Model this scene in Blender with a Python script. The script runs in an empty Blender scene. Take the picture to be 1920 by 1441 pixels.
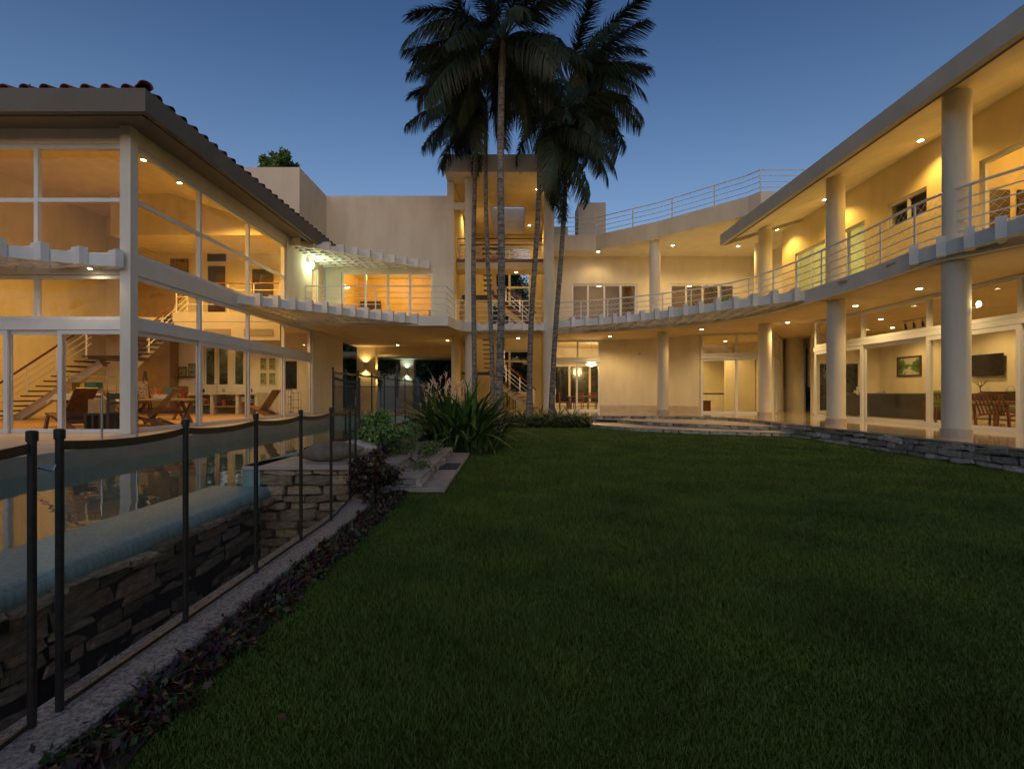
import bpy, math, random
import numpy as np
from mathutils import Vector, Matrix, Euler

random.seed(7)
rng = np.random.default_rng(7)
sc = bpy.context.scene
col = sc.collection
R = math.radians

# ------------------------------------------------------------------ camera
cam_d = bpy.data.cameras.new('camera')
cam_d.sensor_width = 36.0
cam_d.lens = 18.0
cam_d.shift_y = 16.5 / 1920
cam_d.clip_start = 0.05
cam_d.clip_end = 3000
cam = bpy.data.objects.new('camera', cam_d)
cam.location = (0, 0, 1.3)
cam.rotation_euler = (R(90), 0, 0)
col.objects.link(cam)
sc.camera = cam

# ------------------------------------------------------------------ dusk sky
world = bpy.data.worlds.new('World')
sc.world = world
world.use_nodes = True
wn = world.node_tree
for n in list(wn.nodes):
    wn.nodes.remove(n)
w_out = wn.nodes.new('ShaderNodeOutputWorld')
w_bg = wn.nodes.new('ShaderNodeBackground')
w_sky = wn.nodes.new('ShaderNodeTexSky')
w_sky.sky_type = 'NISHITA'
w_sky.sun_disc = False
w_sky.sun_elevation = R(0.2)
w_sky.sun_rotation = R(180)          # the sun has gone down behind the camera
w_sky.air_density = 1.0
w_sky.dust_density = 0.2
w_sky.ozone_density = 3.0
w_bg.inputs['Strength'].default_value = 0.15
# twilight: the air near the horizon stays bright while the height above darkens
w_tc = wn.nodes.new('ShaderNodeTexCoord')
w_sx = wn.nodes.new('ShaderNodeSeparateXYZ')
w_mr = wn.nodes.new('ShaderNodeMapRange'); w_mr.interpolation_type = 'SMOOTHSTEP'
w_mr.inputs['From Min'].default_value = 0.22
w_mr.inputs['From Max'].default_value = 0.68
w_rp = wn.nodes.new('ShaderNodeMix'); w_rp.data_type = 'RGBA'
w_rp.inputs[6].default_value = (2.75, 2.25, 1.95, 1)
w_rp.inputs[7].default_value = (1.05, 1.05, 1.10, 1)
w_mx = wn.nodes.new('ShaderNodeMix'); w_mx.data_type = 'RGBA'; w_mx.blend_type = 'MULTIPLY'
w_mx.inputs[0].default_value = 1.0
wn.links.new(w_tc.outputs['Generated'], w_sx.inputs[0])
wn.links.new(w_sx.outputs['Z'], w_mr.inputs[0])
wn.links.new(w_mr.outputs[0], w_rp.inputs[0])
wn.links.new(w_sky.outputs[0], w_mx.inputs[6])
wn.links.new(w_rp.outputs[2], w_mx.inputs[7])
wn.links.new(w_mx.outputs[2], w_bg.inputs[0])
wn.links.new(w_bg.outputs[0], w_out.inputs[0])

sun_d = bpy.data.lights.new('sun', 'SUN')
sun_d.energy = 0.27
sun_d.angle = R(70)
sun_d.color = (1.0, 0.84, 0.60)
sun = bpy.data.objects.new('sun', sun_d)
sun.rotation_euler = (R(72), 0, 0)
sun.location = (0, -30, 20)
col.objects.link(sun)

sc.view_settings.view_transform = 'Standard'
sc.view_settings.look = 'None'
sc.view_settings.exposure = 1.4
sc.view_settings.gamma = 1.0
sc.view_settings.use_curve_mapping = False

sc.render.engine = 'CYCLES'
cy = sc.cycles
cy.use_denoising = True
try:
    cy.denoiser = 'OPENIMAGEDENOISE'
    cy.denoising_input_passes = 'RGB_ALBEDO_NORMAL'
except Exception:
    pass
cy.max_bounces = 7
cy.diffuse_bounces = 4
cy.glossy_bounces = 4
cy.transmission_bounces = 6
cy.transparent_max_bounces = 24
cy.sample_clamp_indirect = 3.0
cy.caustics_reflective = False
cy.caustics_refractive = False
cy.use_light_tree = True

# ------------------------------------------------------------------ materials
MAT = {}

def nodes_of(name):
    m = bpy.data.materials.new(name)
    m.use_nodes = True
    nt = m.node_tree
    b = nt.nodes['Principled BSDF']
    MAT[name] = m
    return m, nt, b

def add(nt, kind, **kw):
    n = nt.nodes.new(kind)
    for k, v in kw.items():
        setattr(n, k, v)
    return n

def coords(nt, scale=1.0, kind='Object'):
    tc = add(nt, 'ShaderNodeTexCoord')
    mp = add(nt, 'ShaderNodeMapping')
    s = scale if isinstance(scale, tuple) else (scale,) * 3
    mp.inputs['Scale'].default_value = s
    nt.links.new(tc.outputs[kind], mp.inputs[0])
    return mp.outputs[0]

def rgba(c):
    return (c[0], c[1], c[2], 1.0)

def mat(name, c1, c2=None, scale=3.0, rough=0.6, bump=0.0, bscale=40.0, detail=4.0,
        metal=0.0, spec=0.5, per_object=0.0, coat=0.0, geo=False):
    """principled with a noise-varied colour, fine bump and optional per-object tint"""
    m, nt, b = nodes_of(name)
    b.inputs['Roughness'].default_value = rough
    b.inputs['Metallic'].default_value = metal
    b.inputs['Specular IOR Level'].default_value = spec
    if coat:
        b.inputs['Coat Weight'].default_value = coat
        b.inputs['Coat Roughness'].default_value = 0.1
    c2 = c2 or tuple(x * 0.86 for x in c1)
    v = coords(nt, 1.0)
    if geo:
        g = add(nt, 'ShaderNodeNewGeometry')
        v = g.outputs['Position']
    nz = add(nt, 'ShaderNodeTexNoise')
    nz.inputs['Scale'].default_value = scale
    nz.inputs['Detail'].default_value = detail
    nt.links.new(v, nz.inputs['Vector'])
    rp = add(nt, 'ShaderNodeValToRGB')
    rp.color_ramp.elements[0].position = 0.32
    rp.color_ramp.elements[1].position = 0.68
    rp.color_ramp.elements[0].color = rgba(c2)
    rp.color_ramp.elements[1].color = rgba(c1)
    nt.links.new(nz.outputs['Fac'], rp.inputs[0])
    out = rp.outputs[0]
    if per_object:
        oi = add(nt, 'ShaderNodeObjectInfo')
        mr = add(nt, 'ShaderNodeMapRange')
        mr.inputs['To Min'].default_value = 1 - per_object
        mr.inputs['To Max'].default_value = 1 + per_object
        nt.links.new(oi.outputs['Random'], mr.inputs[0])
        hs = add(nt, 'ShaderNodeHueSaturation')
        nt.links.new(out, hs.inputs['Color'])
        nt.links.new(mr.outputs[0], hs.inputs['Value'])
        mr2 = add(nt, 'ShaderNodeMapRange')
        mr2.inputs['To Min'].default_value = 0.47
        mr2.inputs['To Max'].default_value = 0.53
        ml = add(nt, 'ShaderNodeMath', operation='FRACT')
        mm = add(nt, 'ShaderNodeMath', operation='MULTIPLY')
        mm.inputs[1].default_value = 7.13
        nt.links.new(oi.outputs['Random'], mm.inputs[0])
        nt.links.new(mm.outputs[0], ml.inputs[0])
        nt.links.new(ml.outputs[0], mr2.inputs[0])
        nt.links.new(mr2.outputs[0], hs.inputs['Hue'])
        out = hs.outputs[0]
    nt.links.new(out, b.inputs['Base Color'])
    if bump:
        n2 = add(nt, 'ShaderNodeTexNoise')
        n2.inputs['Scale'].default_value = bscale
        n2.inputs['Detail'].default_value = 6
        nt.links.new(v, n2.inputs['Vector'])
        bp = add(nt, 'ShaderNodeBump')
        bp.inputs['Strength'].default_value = bump
        bp.inputs['Distance'].default_value = 0.02
        nt.links.new(n2.outputs['Fac'], bp.inputs['Height'])
        nt.links.new(bp.outputs[0], b.inputs['Normal'])
    return m

def emit(name, c, s):
    m, nt, b = nodes_of(name)
    b.inputs['Base Color'].default_value = rgba(c)
    b.inputs['Emission Color'].default_value = rgba(c)
    b.inputs['Emission Strength'].default_value = s
    return m

def thin_glass(name, tint, ior=1.45, rough=0.0, bump=0.0):
    m, nt, b = nodes_of(name)
    nt.nodes.remove(b)
    out = nt.nodes['Material Output']
    tr = add(nt, 'ShaderNodeBsdfTransparent')
    tr.inputs[0].default_value = rgba(tint)
    gl = add(nt, 'ShaderNodeBsdfGlossy')
    gl.inputs['Roughness'].default_value = rough
    gl.inputs['Color'].default_value = (1, 1, 1, 1)
    # Schlick reflectance, the same from both sides of the pane
    ge = add(nt, 'ShaderNodeNewGeometry')
    dp = add(nt, 'ShaderNodeVectorMath', operation='DOT_PRODUCT')
    nt.links.new(ge.outputs['Incoming'], dp.inputs[0]); nt.links.new(ge.outputs['Normal'], dp.inputs[1])
    ab = add(nt, 'ShaderNodeMath', operation='ABSOLUTE'); nt.links.new(dp.outputs['Value'], ab.inputs[0])
    om = add(nt, 'ShaderNodeMath', operation='SUBTRACT'); om.inputs[0].default_value = 1.0; nt.links.new(ab.outputs[0], om.inputs[1])
    pw = add(nt, 'ShaderNodeMath', operation='POWER'); pw.inputs[1].default_value = 5.0; nt.links.new(om.outputs[0], pw.inputs[0])
    f0 = ((ior - 1) / (ior + 1)) ** 2
    fr = add(nt, 'ShaderNodeMath', operation='MULTIPLY_ADD'); fr.inputs[1].default_value = 1 - f0; fr.inputs[2].default_value = f0
    nt.links.new(pw.outputs[0], fr.inputs[0])
    mx = add(nt, 'ShaderNodeMixShader')
    if bump:
        v = coords(nt, (1.0, 0.6, 1.0))
        nz = add(nt, 'ShaderNodeTexNoise')
        nz.inputs['Scale'].default_value = 2.2
        nz.inputs['Detail'].default_value = 2
        nt.links.new(v, nz.inputs['Vector'])
        bp = add(nt, 'ShaderNodeBump')
        bp.inputs['Strength'].default_value = bump
        bp.inputs['Distance'].default_value = 0.05
        nt.links.new(nz.outputs['Fac'], bp.inputs['Height'])
        nt.links.new(bp.outputs[0], gl.inputs['Normal'])
    nt.links.new(fr.outputs[0], mx.inputs[0])
    nt.links.new(tr.outputs[0], mx.inputs[1])
    nt.links.new(gl.outputs[0], mx.inputs[2])
    nt.links.new(mx.outputs[0], out.inputs[0])
    return m

def screen_mesh(name, c, cover, scale=260.0):
    """woven pool-fence netting: dark threads over clear gaps"""
    m, nt, b = nodes_of(name)
    nt.nodes.remove(b)
    out = nt.nodes['Material Output']
    tr = add(nt, 'ShaderNodeBsdfTransparent')
    df = add(nt, 'ShaderNodeBsdfDiffuse')
    df.inputs[0].default_value = rgba(c)
    mx = add(nt, 'ShaderNodeMixShader')
    v = coords(nt, 1.0)
    nz = add(nt, 'ShaderNodeTexNoise')
    nz.inputs['Scale'].default_value = 5
    nt.links.new(v, nz.inputs['Vector'])
    mr = add(nt, 'ShaderNodeMapRange')
    mr.inputs['To Min'].default_value = cover - 0.06
    mr.inputs['To Max'].default_value = cover + 0.06
    nt.links.new(nz.outputs['Fac'], mr.inputs[0])
    nt.links.new(mr.outputs[0], mx.inputs[0])
    nt.links.new(tr.outputs[0], mx.inputs[1])
    nt.links.new(df.outputs[0], mx.inputs[2])
    nt.links.new(mx.outputs[0], out.inputs[0])
    return m

def stucco(name, c):
    """render with faint weather streaks and a trowelled surface"""
    m, nt, b = nodes_of(name)
    b.inputs['Roughness'].default_value = 0.85
    b.inputs['Specular IOR Level'].default_value = 0.2
    v = add(nt, 'ShaderNodeNewGeometry').outputs['Position']
    mp = add(nt, 'ShaderNodeMapping')
    mp.inputs['Scale'].default_value = (1.4, 1.4, 0.5)
    nt.links.new(v, mp.inputs[0])
    n1 = add(nt, 'ShaderNodeTexNoise')
    n1.inputs['Scale'].default_value = 1.3
    n1.inputs['Detail'].default_value = 5
    nt.links.new(mp.outputs[0], n1.inputs['Vector'])
    rp = add(nt, 'ShaderNodeValToRGB')
    rp.color_ramp.elements[0].position = 0.30
    rp.color_ramp.elements[1].position = 0.62
    rp.color_ramp.elements[0].color = rgba(tuple(x * 0.88 for x in c))
    rp.color_ramp.elements[1].color = rgba(c)
    nt.links.new(n1.outputs['Fac'], rp.inputs[0])
    nt.links.new(rp.outputs[0], b.inputs['Base Color'])
    n2 = add(nt, 'ShaderNodeTexNoise')
    n2.inputs['Scale'].default_value = 28
    n2.inputs['Detail'].default_value = 5
    nt.links.new(v, n2.inputs['Vector'])
    bp = add(nt, 'ShaderNodeBump')
    bp.inputs['Strength'].default_value = 0.25
    bp.inputs['Distance'].default_value = 0.01
    nt.links.new(n2.outputs['Fac'], bp.inputs['Height'])
    nt.links.new(bp.outputs[0], b.inputs['Normal'])
    return m

stucco('stucco', (0.76, 0.69, 0.56))
stucco('stucco_white', (0.78, 0.74, 0.67))
stucco('ochre_wall', (0.72, 0.60, 0.36))
stucco('soffit_warm_light', (0.70, 0.56, 0.33))  # cream turned ochre to carry the yellow light on the soffits
stucco('fascia_grey', (0.17, 0.16, 0.145))
stucco('fascia_pale', (0.58, 0.54, 0.47))
stucco('amber_wall', (0.72, 0.50, 0.15))
stucco('inner_wall', (0.76, 0.70, 0.58))
mat('frame_white', (0.74, 0.75, 0.77), (0.68, 0.69, 0.71), 2, 0.35, 0.05, 60)
mat('rail_white', (0.78, 0.79, 0.80), (0.70, 0.71, 0.72), 3, 0.4)
mat('pergola_white', (0.80, 0.80, 0.80), (0.68, 0.67, 0.65), 1.5, 0.75, 0.2, 30)
thin_glass('glass', (0.97, 0.97, 0.95), 1.27)
thin_glass('water', (0.62, 0.90, 0.90), 1.85, 0.015, 0.10)
screen_mesh('fence_net', (0.060, 0.055, 0.048), 0.33)
mat('fence_black', (0.012, 0.011, 0.011), (0.03, 0.026, 0.022), 30, 0.45, 0.1, 80)
mat('wood_red', (0.20, 0.062, 0.028), (0.11, 0.032, 0.015), 9, 0.35)
mat('wood_brown', (0.22, 0.105, 0.045), (0.12, 0.055, 0.025), 9, 0.45)
mat('wood_pale', (0.52, 0.33, 0.14), (0.40, 0.24, 0.10), 7, 0.5)
mat('wood_dark', (0.055, 0.028, 0.016), (0.03, 0.016, 0.01), 8, 0.4)
mat('grey_fabric', (0.055, 0.058, 0.064), (0.042, 0.044, 0.048), 20, 0.9, 0.2, 200)
mat('cream_fabric', (0.66, 0.60, 0.48), (0.55, 0.49, 0.38), 8, 0.9, 0.3, 90)
mat('green_fabric', (0.26, 0.36, 0.10), (0.20, 0.29, 0.08), 12, 0.85, 0.2, 150)
mat('black_plastic', (0.012, 0.012, 0.013), (0.02, 0.02, 0.02), 4, 0.2)
mat('black_leather', (0.02, 0.02, 0.022), (0.03, 0.03, 0.032), 20, 0.4, 0.2, 120)
mat('steel', (0.55, 0.56, 0.58), (0.45, 0.46, 0.48), 5, 0.25, metal=0.9)
mat('teal_paint', (0.03, 0.22, 0.22), None, 6, 0.5)
mat('red_paint', (0.40, 0.05, 0.035), None, 6, 0.5)
mat('terracotta', (0.25, 0.075, 0.04), (0.10, 0.04, 0.028), 5, 0.8, 0.3, 40, per_object=0.3)
mat('stone', (0.52, 0.49, 0.44), (0.20, 0.185, 0.17), 6, 0.85, 0.6, 22, per_object=0.5)
mat('stone_tan', (0.46, 0.39, 0.27), (0.22, 0.17, 0.11), 6, 0.85, 0.6, 22, per_object=0.45)
mat('mortar', (0.045, 0.042, 0.04), (0.03, 0.028, 0.026), 9, 0.95, 0.4, 30)
mat('coping', (0.56, 0.47, 0.38), (0.46, 0.38, 0.30), 3, 0.45, 0.1, 60, geo=True)
mat('step_stone', (0.40, 0.36, 0.32), (0.28, 0.25, 0.22), 4, 0.7, 0.3, 60, geo=True)
mat('deck_stone', (0.55, 0.49, 0.42), (0.46, 0.41, 0.35), 2.5, 0.55, 0.15, 50, geo=True)
mat('kerb_concrete', (0.46, 0.42, 0.37), (0.11, 0.10, 0.09), 70, 0.9, 0.25, 90, 4, geo=True)
mat('soil', (0.035, 0.026, 0.02), (0.02, 0.015, 0.012), 12, 0.95, 0.6, 25)
mat('mat_rubber', (0.04, 0.04, 0.045), None, 30, 0.9, 0.3, 120)
mat('sculpture_stone', (0.26, 0.22, 0.18), (0.18, 0.15, 0.12), 12, 0.8, 0.3, 60)
mat('sculpture_pale', (0.52, 0.48, 0.42), (0.42, 0.38, 0.33), 12, 0.8, 0.3, 60)
mat('palm_bark', (0.30, 0.27, 0.245), (0.085, 0.075, 0.068), 9, 0.9, 0.5, 40)
mat('palm_ring', (0.06, 0.05, 0.045), (0.03, 0.026, 0.022), 14, 0.95)
mat('crownshaft', (0.16, 0.18, 0.10), (0.11, 0.13, 0.07), 6, 0.5)
mat('palm_leaf', (0.036, 0.056, 0.018), (0.020, 0.032, 0.012), 4, 0.5, per_object=0.35)
mat('leaf_dark', (0.050, 0.095, 0.026), (0.028, 0.055, 0.016), 6, 0.45, per_object=0.3)
mat('leaf_mid', (0.13, 0.23, 0.045), (0.07, 0.13, 0.028), 8, 0.5)
mat('leaf_bright', (0.17, 0.30, 0.065), (0.09, 0.18, 0.038), 8, 0.45)
mat('leaf_yellow', (0.36, 0.33, 0.09), (0.14, 0.19, 0.05), 8, 0.5, per_object=0.3)
mat('leaf_red', (0.062, 0.016, 0.016), (0.022, 0.010, 0.010), 10, 0.5)
mat('leaf_purple', (0.050, 0.020, 0.045), (0.03, 0.012, 0.022), 10, 0.5, per_object=0.4)
mat('flower', (0.86, 0.64, 0.46), (0.76, 0.42, 0.26), 20, 0.6, per_object=0.3)
mat('bark', (0.09, 0.07, 0.055), (0.05, 0.04, 0.03), 10, 0.9, 0.5, 30)
mat('grass_blade', (0.100, 0.165, 0.016), (0.045, 0.085, 0.008), 1.2, 0.6, geo=True)
mat('cabinet_white', (0.72, 0.68, 0.60), None, 3, 0.5)
mat('panel_brown', (0.30, 0.20, 0.10), (0.24, 0.16, 0.08), 3, 0.6)
mat('vent_grey', (0.42, 0.36, 0.26), None, 3, 0.5)
mat('blind_white', (0.80, 0.80, 0.80), None, 3, 0.7)
mat('sconce_metal', (0.55, 0.50, 0.42), None, 4, 0.4, metal=0.3)
emit('bulb_warm', (1.0, 0.80, 0.48), 14.0)
emit('bulb_cool', (0.80, 1.0, 0.80), 16.0)
emit('lamp_glow', (1.0, 0.86, 0.58), 6.0)

def floor_material():
    m, nt, b = nodes_of('marble')
    v = add(nt, 'ShaderNodeNewGeometry').outputs['Position']
    bk = add(nt, 'ShaderNodeTexBrick')
    bk.offset = 0.5
    bk.inputs['Scale'].default_value = 1.0
    bk.inputs['Brick Width'].default_value = 0.9
    bk.inputs['Row Height'].default_value = 0.6
    bk.inputs['Mortar Size'].default_value = 0.004
    bk.inputs['Color1'].default_value = (0.56, 0.44, 0.31, 1)
    bk.inputs['Color2'].default_value = (0.44, 0.33, 0.22, 1)
    bk.inputs['Mortar'].default_value = (0.26, 0.20, 0.14, 1)
    nt.links.new(v, bk.inputs['Vector'])
    nz = add(nt, 'ShaderNodeTexNoise')
    nz.inputs['Scale'].default_value = 2.4
    nz.inputs['Detail'].default_value = 7
    nz.inputs['Distortion'].default_value = 1.5
    nt.links.new(v, nz.inputs['Vector'])
    mx = add(nt, 'ShaderNodeMix', data_type='RGBA', blend_type='MULTIPLY')
    mx.inputs[0].default_value = 0.5
    nt.links.new(bk.outputs['Color'], mx.inputs[6])
    nt.links.new(nz.outputs['Color'], mx.inputs[7])
    hs = add(nt, 'ShaderNodeHueSaturation')
    hs.inputs['Saturation'].default_value = 0.8
    hs.inputs['Value'].default_value = 1.25
    nt.links.new(mx.outputs[2], hs.inputs['Color'])
    nt.links.new(hs.outputs[0], b.inputs['Base Color'])
    b.inputs['Roughness'].default_value = 0.07
    b.inputs['Specular IOR Level'].default_value = 0.7

def mosaic_material():
    m, nt, b = nodes_of('mosaic')
    v = add(nt, 'ShaderNodeNewGeometry').outputs['Position']
    mp = add(nt, 'ShaderNodeMapping')
    nt.links.new(v, mp.inputs[0])
    bk = add(nt, 'ShaderNodeTexBrick')
    bk.offset = 0.0
    bk.inputs['Scale'].default_value = 1.0
    bk.inputs['Brick Width'].default_value = 0.03
    bk.inputs['Row Height'].default_value = 0.03
    bk.inputs['Mortar Size'].default_value = 0.0028
    bk.inputs['Color1'].default_value = (0.34, 0.48, 0.44, 1)
    bk.inputs['Color2'].default_value = (0.20, 0.36, 0.34, 1)
    bk.inputs['Mortar'].default_value = (0.36, 0.46, 0.42, 1)
    nt.links.new(mp.outputs[0], bk.inputs['Vector'])
    nt.links.new(bk.outputs['Color'], b.inputs['Base Color'])
    b.inputs['Roughness'].default_value = 0.55
    b.inputs['Specular IOR Level'].default_value = 0.12

def grass_ground():
    m, nt, b = nodes_of('lawn')
    v = add(nt, 'ShaderNodeNewGeometry').outputs['Position']
    n1 = add(nt, 'ShaderNodeTexNoise')
    n1.inputs['Scale'].default_value = 0.7
    n1.inputs['Detail'].default_value = 6
    nt.links.new(v, n1.inputs['Vector'])
    n2 = add(nt, 'ShaderNodeTexNoise')
    n2.inputs['Scale'].default_value = 34
    n2.inputs['Detail'].default_value = 8
    nt.links.new(v, n2.inputs['Vector'])
    rp = add(nt, 'ShaderNodeValToRGB')
    e = rp.color_ramp.elements
    e[0].position, e[1].position = 0.35, 0.7
    e[0].color, e[1].color = (0.022, 0.040, 0.005, 1), (0.066, 0.115, 0.012, 1)
    mx = add(nt, 'ShaderNodeMix')
    mx.inputs[0].default_value = 0.6
    nt.links.new(n1.outputs['Fac'], mx.inputs[2])
    nt.links.new(n2.outputs['Fac'], mx.inputs[3])
    nt.links.new(mx.outputs[0], rp.inputs[0])
    nt.links.new(rp.outputs[0], b.inputs['Base Color'])
    b.inputs['Roughness'].default_value = 0.9
    b.inputs['Specular IOR Level'].default_value = 0.1
    bp = add(nt, 'ShaderNodeBump')
    bp.inputs['Strength'].default_value = 0.8
    bp.inputs['Distance'].default_value = 0.03
    nt.links.new(n2.outputs['Fac'], bp.inputs['Height'])
    nt.links.new(bp.outputs[0], b.inputs['Normal'])

def canvas(name, kind):
    """hand-painted canvases: blotches of pigment"""
    m, nt, b = nodes_of(name)
    v = coords(nt, 1.0, 'Generated')
    nz = add(nt, 'ShaderNodeTexNoise')
    nz.inputs['Scale'].default_value = 5.0
    nz.inputs['Detail'].default_value = 5
    nt.links.new(v, nz.inputs['Vector'])
    rp = add(nt, 'ShaderNodeValToRGB')
    e = rp.color_ramp.elements
    if kind == 'landscape':
        sx = add(nt, 'ShaderNodeSeparateXYZ')
        nt.links.new(v, sx.inputs[0])
        # distance from the middle of the road and height give trees either side of a pale track
        m1 = add(nt, 'ShaderNodeMath', operation='SUBTRACT')
        m1.inputs[1].default_value = 0.55
        nt.links.new(sx.outputs['X'], m1.inputs[0])
        m2 = add(nt, 'ShaderNodeMath', operation='ABSOLUTE')
        nt.links.new(m1.outputs[0], m2.inputs[0])
        m3 = add(nt, 'ShaderNodeMath', operation='MULTIPLY_ADD')
        m3.inputs[1].default_value = 1.1
        nt.links.new(m2.outputs[0], m3.inputs[0])
        m4 = add(nt, 'ShaderNodeMath', operation='SUBTRACT')
        m4.inputs[1].default_value = 0.5
        nt.links.new(sx.outputs['Z'], m4.inputs[0])
        m5 = add(nt, 'ShaderNodeMath', operation='ABSOLUTE')
        nt.links.new(m4.outputs[0], m5.inputs[0])
        m6 = add(nt, 'ShaderNodeMath', operation='MULTIPLY_ADD')
        m6.inputs[1].default_value = -.9
        nt.links.new(m5.outputs[0], m6.inputs[0])
        nt.links.new(nz.outputs['Fac'], m6.inputs[2])
        nt.links.new(m6.outputs[0], m3.inputs[2])
        nt.links.new(m3.outputs[0], rp.inputs[0])
        e[0].position, e[0].color = 0.42, (0.52, 0.50, 0.48, 1)
        e[1].position, e[1].color = 0.95, (0.02, 0.05, 0.015, 1)
        x = e.new(0.52); x.color = (0.10, 0.22, 0.04, 1)
    else:
        pal = {'portrait': [(0.05, 0.03, 0.02), (0.35, 0.16, 0.07), (0.12, 0.28, 0.06)],
               'garden': [(0.03, 0.05, 0.02), (0.20, 0.24, 0.08), (0.42, 0.36, 0.20)],
               'bloom': [(0.30, 0.08, 0.04), (0.55, 0.48, 0.36), (0.10, 0.12, 0.06)]}[kind]
        e[0].position, e[0].color = 0.38, rgba(pal[0])
        e[1].position, e[1].color = 0.62, rgba(pal[2])
        x = e.new(0.5); x.color = rgba(pal[1])
        nt.links.new(nz.outputs['Fac'], rp.inputs[0])
    nt.links.new(rp.outputs[0], b.inputs['Base Color'])
    b.inputs['Roughness'].default_value = 0.6

floor_material(); mosaic_material(); grass_ground()
for k in ('landscape', 'portrait', 'garden', 'bloom'):
    canvas('canvas_' + k, k)

# ------------------------------------------------------------------ building helpers
WM = {}

def link(name, data, parent=None, world=None, local=False):
    o = bpy.data.objects.new(name, data)
    col.objects.link(o)
    w = world if world is not None else Matrix.Identity(4)
    if parent is not None:
        o.parent = parent
        if not local:
            o.matrix_parent_inverse = WM[parent.name].inverted()
    o.matrix_basis = w
    WM[o.name] = (WM[parent.name] @ w) if (parent is not None and local) else w.copy()
    return o

def thing(name, label, cat, loc=(0, 0, 0), rz=0.0, group=None, s=1.0):
    w = Matrix.Translation(loc) @ Matrix.Rotation(rz, 4, 'Z') @ Matrix.Scale(s, 4)
    o = link(name, None, None, w)
    o.empty_display_size = 0.2
    return tag(o, label, cat, group)

def tag(o, label=None, cat=None, group=None, kind=None):
    if label: o['label'] = label
    if cat: o['category'] = cat
    if group: o['group'] = group
    if kind: o['kind'] = kind
    return o

def dup(root, loc, rz=0.0, label=None, s=1.0):
    r = root.copy(); col.objects.link(r)
    r.matrix_basis = Matrix.Translation(loc) @ Matrix.Rotation(rz, 4, 'Z') @ Matrix.Scale(s, 4)
    WM[r.name] = r.matrix_basis.copy()
    if label: r['label'] = label
    for ch in list(root.children):
        c = ch.copy(); col.objects.link(c); c.parent = r
        for g in ch.children:
            d = g.copy(); col.objects.link(d); d.parent = c
    return r

def np_mesh(name, verts, faces, m, smooth=False):
    me = bpy.data.meshes.new(name)
    verts = np.asarray(verts, dtype=np.float32); faces = np.asarray(faces, dtype=np.int32)
    nf, k = faces.shape
    me.vertices.add(len(verts)); me.vertices.foreach_set('co', verts.ravel())
    me.loops.add(nf * k); me.loops.foreach_set('vertex_index', faces.ravel())
    me.polygons.add(nf)
    me.polygons.foreach_set('loop_start', np.arange(0, nf * k, k, dtype=np.int32))
    me.polygons.foreach_set('loop_total', np.full(nf, k, dtype=np.int32))
    me.update(); me.validate()
    if smooth:
        me.polygons.foreach_set('use_smooth', np.ones(nf, dtype=bool))
    me.materials.append(MAT[m])
    return me

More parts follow.
